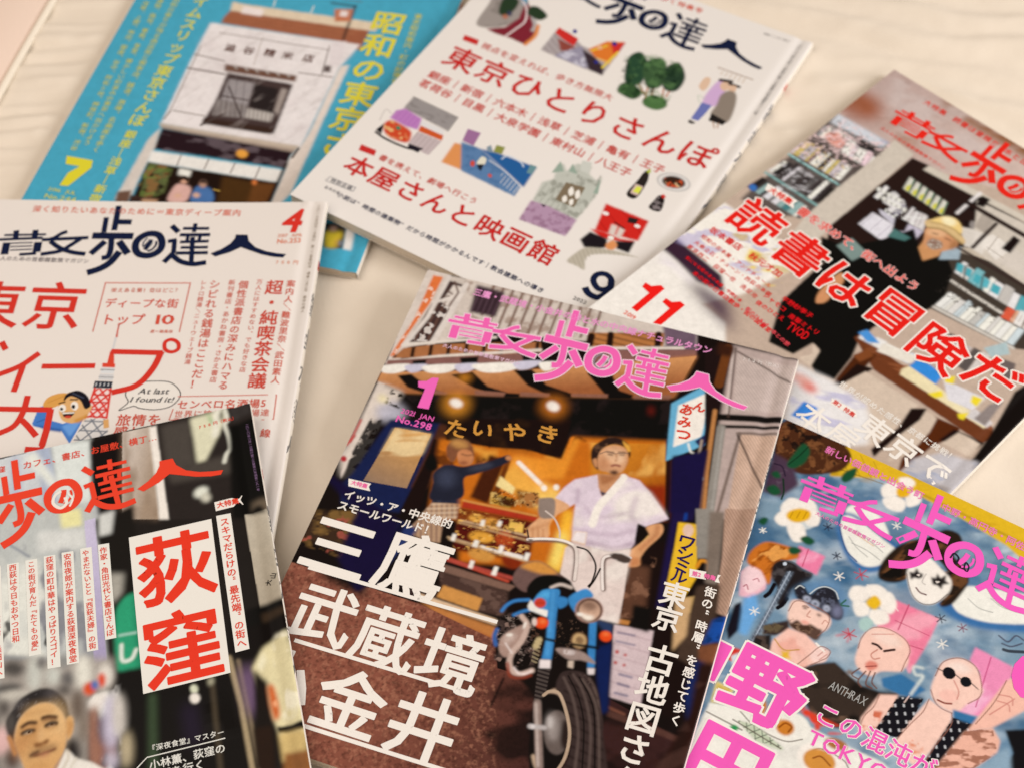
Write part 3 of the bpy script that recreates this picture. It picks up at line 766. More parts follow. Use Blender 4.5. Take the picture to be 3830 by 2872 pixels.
magazine(2,'white magazine with navy title, red headline, small illustrations and a navy number 9','#e6d9ca',(0,210,-284,0),0.42,ART_2,TYPE_2,[("散歩の達人",-70,-160,.7)],'5a5a60')
# ------------------------------------------------------------ magazine with a bookshop photo, man in a straw hat and red number 11
ART_3="""
g #b4988c #c6ac9c -78,-177 1001,-224 -28,17 1060,17 1274,-306 402,-657 61,-828
g #ae9184 #c0a79a -6,19 42,-336 -15,31 128,33 243,-365 0,-580
e #98583c 5 1 78,-399 193,-377 118,-515
e #98583c 5 .8 11,-469 91,-464 33,-545
e #a06848 6 .7 392,-440 515,-464 406,-521
p #8c5c3c 3 381,12 1068,6 1118,-71 422,-63
n #c8b4a8 14 .5 .2 3 30 1.5 3 .7 -6,19 1060,17 1075,-150 323,-551
p #5c5049 .8 -7,-586 373,-556 396,-664 410,-1272 405,-1384 294,-1504 46,-1575
p #cac9c8 .8 -2,-577 369,-550 364,-622 13,-674
n #8a86a0 5 .5 .15 .8 0 2 4 .8 225,-577 369,-550 364,-622 244,-634
p #2a2624 .5 228,-660 342,-655 353,-700 243,-711
p #8a8078 1 17,-679 228,-660 245,-728 39,-754
b 9 #dcc4c0 #e8dcd8 #c97a78 #d89a80 #ece6e2 #a8a09c .3 3 17,-817 274,-812 247,-669 4,-693
o #d8907c .8 1 56,-775 100,-709 182,-738 188,-808 110,-814
b 8 #e6dedb #d8c8c4 #cfc4c4 #e8c8c8 #3a3434 .3 5 219,-832 418,-817 383,-678 178,-703
s #7ca69e 1.6 .3 1 8,-1077 368,-1055
s #a8c8c0 .8 .2 1 -7,-1073 354,-1052
b 14 #e2dcda #d0c0c0 #3a3030 #b8aeb0 #e8e0dc #c8b060 #7a5a60 .3 8 2,-1055 355,-1023 334,-860 -4,-897
b 12 #3a3230 #d8cfcc #2a2422 #e8e2de #bdb4b4 #5a5450 .3 12 11,-1272 372,-1268 359,-1074 24,-1097
s #7ca69e 1.6 .3 1 -4,-1298 393,-1281
b 12 #4a7a78 #d8d0cc #2a2422 #c8bcbc #e8e0dc #6a6460 #90a8a0 .3 15 7,-1471 383,-1443 378,-1306 20,-1328
e #3a6aa8 .5 1 36,-1449 60,-1442 47,-1474
p #2a2420 .6 348,-1104 420,-1100 429,-1252 360,-1253
p #c8b9a5 .5 376,-505 533,-521 548,-1302 553,-1556 554,-1742 470,-1833 393,-1397 381,-1087 388,-654
p #2a1c18 .4 543,-551 648,-530 1404,-503 1451,-574 1331,-928 676,-1611 538,-1347
p #cbbda8 .5 653,-529 1370,-451 1397,-492 648,-585
b 9 #e0d8d0 #cfc4bc #d8d0c8 #2a1c18 #e0d8d0 .3 2 575,-980 787,-960 762,-881 568,-833
b 8 #d8d0c8 #8a8288 #cfc4bc #3a2c28 .3 6 689,-1010 942,-990 889,-871 701,-874
p #cfc9b6 .3 655,-796 628,-689 661,-692 697,-797
p #c8be3c .3 659,-767 669,-732 698,-791 670,-796
s #2c6a48 .6 .2 .9 661,-692 697,-797
p #cfc9b6 .3 704,-797 678,-690 710,-693 746,-798
p #c8be3c .3 709,-768 719,-733 747,-793 720,-797
s #2c6a48 .6 .2 .9 710,-693 746,-798
p #cfc9b6 .3 754,-798 727,-692 760,-694 795,-799
p #c8be3c .3 758,-769 768,-734 796,-794 769,-798
s #2c6a48 .6 .2 .9 760,-694 795,-799
p #cfc9b6 .3 803,-799 777,-693 809,-696 844,-800
p #c8be3c .3 807,-770 818,-736 845,-795 818,-799
s #2c6a48 .6 .2 .9 809,-696 844,-800
p #cfc9b6 .3 852,-800 826,-695 858,-698 893,-802
p #c8be3c .3 856,-772 866,-737 894,-796 867,-801
s #2c6a48 .6 .2 .9 858,-698 893,-802
p #cfc9b6 .3 900,-802 875,-696 907,-699 941,-803
p #c8be3c .3 905,-773 915,-739 942,-798 915,-802
s #2c6a48 .6 .2 .9 907,-699 941,-803
e #dcd6c6 .4 1 592,-950 605,-944 601,-967
e #4a3c34 .4 1 612,-953 618,-950 616,-961
e #dcd6c6 .4 1 626,-946 639,-940 635,-963
e #4a3c34 .4 1 647,-949 653,-946 650,-957
e #dcd6c6 .4 1 661,-942 673,-937 669,-959
e #4a3c34 .4 1 681,-945 687,-942 684,-953
e #dcd6c6 .4 1 695,-938 708,-933 704,-955
e #4a3c34 .4 1 715,-941 721,-939 719,-949
e #dcd6c6 .4 1 729,-934 742,-929 738,-951
e #4a3c34 .4 1 749,-937 755,-935 753,-945
e #dcd6c6 .4 1 763,-930 776,-925 772,-947
e #4a3c34 .4 1 783,-933 789,-931 787,-942
e #dcd6c6 .4 1 560,-907 572,-901 569,-924
e #4a3c34 .4 1 580,-910 586,-907 584,-918
e #dcd6c6 .4 1 594,-903 607,-897 603,-920
e #4a3c34 .4 1 614,-906 620,-903 618,-914
e #dcd6c6 .4 1 629,-899 641,-893 637,-916
e #4a3c34 .4 1 649,-902 655,-900 652,-910
e #dcd6c6 .4 1 663,-895 676,-890 672,-912
e #4a3c34 .4 1 683,-898 689,-896 687,-906
e #dcd6c6 .4 1 697,-891 710,-886 706,-908
e #4a3c34 .4 1 717,-894 723,-892 721,-903
p #c4bcc0 .5 655,-1034 791,-1011 802,-1077 687,-1060
p #a89ca8 .6 799,-1022 925,-988 920,-1033 823,-1055
n #e0dcd8 1.6 .52 .2 .3 0 1 3 .8 647,-1023 897,-880 920,-1033 823,-1055
p #d9d1d1 .4 642,-1218 647,-1082 817,-1069 826,-1223
h #a89ea4 .5 6 0 .2 .7 642,-1218 647,-1082 817,-1069 826,-1223
p #bfb4bc .6 784,-1016 942,-990 947,-1088 821,-1082
p #241814 .4 756,-1010 842,-990 867,-1069 809,-1111
s #2c1e1a 3.6 .4 1 1008,-618 1468,-599
s #2c1e1a 3 .4 1 1187,-593 1216,-946
p #c8baaa .5 1038,-614 1465,-594 1544,-714 1304,-889 1191,-631
s #1e1614 4 .4 1 1028,-536 1038,-631
p #8a8078 .5 1089,-718 1179,-661 1198,-829 1112,-815
s #e0d6cc 2 .3 1 996,-727 999,-495
p #42382f .6 984,-1138 1234,-881 1681,-921 1903,-1258 1783,-1348 1304,-1431
p #bfae98 .6 1102,-999 1479,-616 1655,-882 1351,-895
b 12 #e0d8d0 #d0c8bc #56a0a4 #e6e0d8 #bdb4a8 #7ab0b0 .3 21 1249,-1115 1799,-1101 1749,-963 1238,-994
s #cfc4b4 2 .3 1 1273,-1180 1842,-1166
b 16 #e2dcd4 #d4ccc0 #e8e2da #bdb6aa #c9d0cc .3 22 1309,-1394 1785,-1322 1769,-1162 1316,-1241
s #cfc4b4 2 .3 1 1309,-1409 1795,-1336
p #d2583c .4 1622,-1201 1608,-1105 1658,-1102 1677,-1192
b 9 #e6dcd0 #d8a07c #cfc4b4 #8a7a6c .3 27 1677,-1192 1842,-1166 1805,-1048 1651,-1062
s #3a302a 2.4 .3 1 1275,-939 1668,-901
p #17110f .5 685,-1622 699,-1438 988,-1099 1116,-1019 1244,-1120 1312,-1294 1310,-1440 1175,-1690 1165,-1889 1213,-2022 1239,-2213 1138,-2252 1081,-2221 1057,-2109 1003,-2102 977,-2239 830,-2273 698,-2003 688,-1768
p #17110f .5 552,-1453 702,-1413 785,-1258 826,-1179 890,-1010 1082,-1184 676,-1611
p #7a8a80 .5 658,-1444 683,-1331 817,-1359 791,-1471
p #4a7068 .6 808,-1095 920,-1081 909,-1127 819,-1170
p #9aa8ac .6 1087,-994 1169,-926 1212,-1017 1131,-1100
p #c9bba8 .5 1018,-558 1339,-508 1601,-902 1327,-900 1166,-894 1130,-738
p #a89a8a .6 1095,-598 1177,-593 1205,-740 1127,-742
p #d8ccbc .5 1143,-764 1242,-740 1283,-888 1181,-898
p #e0d4c4 .5 1215,-825 1237,-716 1388,-716 1367,-870
p #cdbfae .5 1367,-870 1388,-716 1483,-725 1571,-858
s #9a8c7c .6 .2 .8 1274,-822 1384,-825
s #9a8c7c .6 .2 .8 1270,-711 1289,-845
s #2a1c18 3.4 .3 1 982,-614 1405,-591
s #2a1c18 2.4 .3 1 1205,-633 1214,-884
p #1e1614 .4 1335,-770 1329,-637 1379,-640 1393,-768
p #1e1614 .4 1031,-595 1018,-504 1071,-496 1081,-577
p #1e1614 .4 1060,-752 1070,-731 1120,-768 1099,-780
s #3a2c26 2 .3 1 1153,-945 1611,-918
p #d0c4b4 .5 1066,-804 1146,-761 1202,-858 1182,-916
p #c48a58 .4 994,-1110 983,-1034 1101,-1027 1117,-1074 1072,-1175
o #c88c60 .4 1 970,-1019 938,-946 991,-890 1099,-886 1142,-938 1114,-1028 1063,-1067 1008,-1066
e #dba97c .9 .9 1001,-939 1052,-906 1014,-974
o #927a68 .6 .95 1010,-1051 1010,-994 1068,-980 1090,-1020 1060,-1064
n #c8bcac 1.2 .5 .2 .3 0 1 6 .8 1010,-1051 1010,-994 1068,-980 1090,-1020 1060,-1064
s #7a4030 .8 .3 .9 1017,-1021 1047,-1012
s #4a3024 .8 .25 .9 988,-958 1013,-947
s #4a3024 .8 .25 .9 1060,-938 1095,-932
o #9a6840 .8 .8 1101,-923 1130,-912 1150,-958 1126,-993
o #d0ae78 .3 1 902,-918 924,-875 1041,-839 1147,-866 1159,-905 1098,-902 1012,-902 945,-944
o #e4c078 .4 1 922,-890 946,-819 1012,-771 1081,-799 1105,-851 1034,-846 973,-865
e #f2e0b4 .8 .9 999,-814 1040,-802 1009,-846
c #7a5a30 .9 .3 .9 944,-942 1009,-898 1097,-900 1155,-905
c #8a6c3c .8 .3 .8 925,-894 985,-864 1059,-846 1109,-857
p #4aa0a6 .3 1221,-1042 1260,-1028 1287,-1091 1248,-1097
p #4aa0a6 .3 1275,-1032 1315,-1025 1339,-1086 1300,-1089
p #4aa0a6 .3 1340,-1036 1380,-1029 1401,-1089 1362,-1095
p #58aab0 .3 1393,-1030 1433,-1023 1453,-1083 1415,-1086
p #4aa0a6 .3 1448,-1023 1503,-1018 1524,-1080 1470,-1084
s #3a2c24 1 .3 .9 1266,-1028 1323,-1127
s #3a2c24 1 .3 .9 1385,-1028 1434,-1124
n #3a322c 1.4 .6 .15 .3 30 1 8 .7 1261,-1319 1627,-1269 1625,-1129 1240,-1120
o #c98a5c .4 1 833,-1859 803,-1793 792,-1674 800,-1583 847,-1616 865,-1711 872,-1817 855,-1852
p #6a3820 .4 1137,-1902 1156,-1835 1275,-1866 1452,-1865 2017,-1851 2070,-1903 2031,-1984 1438,-2000 1347,-2004
n #8c5030 5 .5 .2 .4 30 3 3 .8 1137,-1902 1156,-1835 2017,-1851 2028,-1895 1290,-1927
p #4c2614 .4 1212,-1993 1295,-1907 1305,-2017 1298,-2159 1266,-2281 1238,-2191
p #7c4424 .5 1213,-2007 1234,-1909 1290,-1927 1262,-2016
p #231713 .4 1257,-2037 1341,-1995 1307,-2253 1260,-2287
p #532814 .4 1764,-2015 1898,-1979 1915,-2032 1864,-2182 1853,-2330 1834,-2445 1796,-2361 1794,-2140
p #231511 .4 1880,-2011 2046,-1964 2033,-2030 1864,-2126
p #1b130f .4 1968,-1578 1997,-1398 2147,-1629 2116,-2373 2062,-2212 2057,-2080 2034,-1904
p #cdb69e .5 1324,-2043 1656,-2018 1648,-2076 1657,-2267 1641,-2394 1579,-2458 1481,-2290 1271,-2260
p #cdb69e .5 1688,-2021 1776,-2018 1800,-2121 1807,-2294 1757,-2428 1703,-2261
p #cdb69e .5 1909,-2010 2031,-1984 2045,-2090 1887,-2131
p #211611 .4 1639,-2064 1700,-2002 1718,-2090 1697,-2267 1688,-2457 1648,-2429 1667,-2213
b 6 #c8ccd0 #e0d8cc #9ab4c8 #e8e0d4 #d8c8b0 .3 31 1156,-1890 1452,-1836 1461,-1750 1143,-1818
p #4a8ac4 .3 1132,-1860 1155,-1805 1262,-1834 1208,-1875
p #e0d4c0 .4 1274,-1822 1474,-1753 1463,-1824 1282,-1890
p #3884c8 .3 1467,-1850 1471,-1756 1631,-1757 1641,-1843
p #e4d2a4 .3 1450,-1890 1467,-1843 1641,-1843 1992,-1852 1987,-1894 1466,-1926
p #d8d0cc .4 1649,-1783 1880,-1726 1880,-1841 1745,-1876
p #cfc4bc .4 1886,-1820 2001,-1828 1995,-1877 1845,-1904
p #e6cc30 .3 1646,-1764 1684,-1718 1706,-1770 1667,-1794
p #e6cc30 .3 1645,-1920 1686,-1849 1716,-1877 1693,-1915
p #e6cc30 .3 1821,-1756 1874,-1739 1880,-1805 1839,-1803
p #e6cc30 .3 1834,-1916 1874,-1861 1880,-1926 1857,-1935
p #8a7c74 .5 1921,-1742 1962,-1672 1984,-1876 1915,-1877
p #6a5c56 .6 1777,-1444 1867,-1414 1938,-1579 1808,-1563
b 7 #b8aca4 #8a8078 #d0c4b8 #5a504a .4 33 1422,-1653 1773,-1658 1735,-1456 1455,-1496
p #a8b8b4 .5 1681,-1451 1746,-1324 1807,-1384 1747,-1474
p #e2d9d2 1.4 1029,-2276 1222,-2224 1456,-2216 1534,-2279 1618,-2417 1533,-2519 1213,-2611
n #b8b0c4 7 .55 .15 1 30 3 5 .8 1029,-2276 1222,-2224 1456,-2216 1561,-2448 1225,-2599
e #d86050 2 .9 1169,-2345 1220,-2343 1173,-2377
e #e8a08c 2 .8 1111,-2339 1165,-2327 1125,-2369
p #3a7cc4 .5 1220,-2561 1212,-2439 1292,-2421 1305,-2529
p #bfb6b2 .8 1841,-2315 1921,-2179 2091,-2089 2116,-2373 1971,-2413 1848,-2417
p #a0948c .8 1960,-2370 2084,-2326 2094,-2395 1938,-2447
n #8c94a8 6 .55 .15 .8 30 3 5 .7 1841,-2315 1921,-2179 2091,-2089 2116,-2373 1848,-2417
p #cdb69e .5 1048,-2165 1007,-2100 1064,-2117 1094,-2237 1008,-2237
n #e6c4bc 1.6 .5 .2 .3 30 1.4 3 .8 -8,-817 39,-575 391,-563 347,-875 2,-1059
n #2a2624 1.8 .58 .15 .3 30 1 9 .55 -10,-946 41,-594 402,-612 357,-1085 16,-1270
n #d8b878 1.2 .6 .15 .3 30 1 14 .8 -2,-1021 60,-870 319,-905 331,-1052
n #d8d0cc 2.4 .52 .3 .3 30 1.4 24 .6 -1,-1248 46,-1114 312,-1093 358,-1281 15,-1332
n #3a3634 1.6 .6 .25 .3 30 1 27 .5 -1,-1248 46,-1114 312,-1093 358,-1281 15,-1332
p #ece2d8 1 -18,-2162 -41,-1669 415,-1654 605,-1720 519,-2112 196,-2789
p #eadfd3 1 2,-3164 -142,-2900 -14,-2624 -1,-2223 -3,-2058 296,-2039 409,-2142 272,-2246 287,-2338 580,-2343 699,-2484
p #3a2430 1 -4,-2210 -4,-2106 4,-2066 344,-2096 438,-2188 272,-2246 114,-2215
p #eee4de .8 3,-2083 -5,-2017 387,-1963 483,-2078 348,-2101
p #e4d8d8 2 4,-2217 272,-2246 288,-2290 10,-2267
p #4a3242 4 275,-2305 275,-2250 498,-2222 673,-2367 533,-2357
n #d8c8d4 16 .5 .2 4 35 3 5 .6 10,-2267 286,-2262 287,-2338 38,-2378
n #a89cc0 7 .55 .12 .8 35 2 7 .6 -33,-1679 415,-1654 506,-1961 -3,-2113
p #e8c850 .8 330,-1832 401,-1806 421,-1886 364,-1914
n #c8a858 6 .55 .12 .8 35 2 9 .7 47,-1773 415,-1654 598,-1795 506,-1961
n #e8c850 7 .56 .12 .8 35 2 9 .9 355,-1944 503,-1818 649,-1859 670,-1968 508,-1963
z .13 3 2 -1576,-1407 699,924 2668,-2135 874,-3955
"""
TYPE_3="""
L masthead #e02a1e 0 1
t tagline #e03c30 .012 .95 1 "大特集" 332,-97 443,-96
t tagline #e03c30 .012 .95 1 "読書は冒険だ" 546,-90 826,-89
t tagline #e03c30 .012 .95 1 "本と出会う街" 923,-93 1221,-94
t subtitle #e04a3c .01 .95 1 "大人のための首都圏散策マガジン" 270,-481 721,-482
f feature_tag #f0e6dc 0 76,-1356 288,-1335 282,-1367 308,-1403 94,-1410
t feature_tag_text #e03c30 .03 .98 1 "大特集" 137,-1381 245,-1374
t headline_outline #f6eadc .05 31 0 "読" 225,-1636
t headline_outline #f6eadc .05 31 0 "書" 555,-1642
t headline_outline #f6eadc .05 31 0 "は" 863,-1631
t headline_outline #f6eadc .05 31 0 "冒" 1184,-1601
t headline_outline #f6eadc .05 31 0 "険" 1508,-1627
t headline_outline #f6eadc .05 31 0 "だ" 1826,-1576
t headline #e0241c .02 31 1 "読" 225,-1636
t headline #e0241c .02 31 1 "書" 555,-1642
t headline #e0241c .02 31 1 "は" 863,-1631
t headline #e0241c .02 31 1 "冒" 1184,-1601
t headline #e0241c .02 31 1 "険" 1508,-1627
t headline #e0241c .02 31 1 "だ" 1826,-1576
t kicker_outline #f0d8cc .05 1 0 "書を求めて、街へ出よう" 368,-1381 1141,-1363
t kicker #e05a4c .02 1 1 "書を求めて、街へ出よう" 368,-1381 1141,-1363
f issue_number #e8221c 1 92,-2463 131,-2457 163,-2412 194,-2416 199,-2652 160,-2653 156,-2503 99,-2499
f issue_number/2 #e8221c 1 244,-2461 284,-2456 314,-2418 348,-2419 350,-2621 310,-2645 306,-2500 248,-2495
l issue_date #e8705c .02 2.8 1 "2019" 152,-2703 224,-2692
t contents #d8302c .02 1 1 "坂本書店　秋元才加" 103,-1880 553,-1852
t contents #d8382c .01 .95 1 "昭和の古本屋・アンナチュール" 94,-1960 575,-1961
t contents #d8382c .01 .95 1 "大衆立石・チューン・西荻の本棚" 98,-2025 614,-2009
t contents #d8382c .01 .95 1 "東京西二　荻窪一也　洗足池" 90,-2077 567,-2076
t contents/2 #e01c20 .015 1 1 "気になる街のあの本屋・今読む本" 136,-2150 534,-2164
t contents/2 #e01c20 .015 1 1 "本の街の古書店散歩・街の図書室" 241,-2204 775,-2206
t contents/3 #e01c20 .015 1 1 "平野紗季子" 704,-1972 868,-1958
t contents/3 #e01c20 .015 1 1 "シャモコ" 618,-2028 738,-2032
t contents/3 #e01c20 .015 1 1 "斎藤ミトリ" 809,-2041 968,-2025
t contents/3 #e01c20 .015 1 1 "夜のひとえ" 622,-2101 774,-2089
l contents/3 #e01c20 .015 6 1 "TVOD" 832,-2099 958,-2087
t contents/4 #e04a50 .02 1 1 "街のひろば・本との旅" 609,-2180 907,-2206
f feature_tag/2 #efe6e0 0 1303,-2315 1443,-2287 1479,-2321 1323,-2353
t feature_tag_text/2 #d8382c .02 .98 1 "第2特集" 1337,-2324 1442,-2319
t second_kicker #efe4d8 .015 .95 1 "世界が認めた感性、京都に挑戦！" 1295,-2203 1974,-2164
t second_headline #f0e6da .01 1 1 "本屋" 1317,-2486 1499,-2481
t second_headline #f0e6da .015 1 1 "東京で" 1589,-2314 1954,-2296
"""
magazine(3,'magazine with a bookshop photo, man in a straw hat and red number 11','#bda48e',(0,210,-284,0),0.45,ART_3,TYPE_3,[("散歩の達人",-70,-150,.8)],'6a6660')
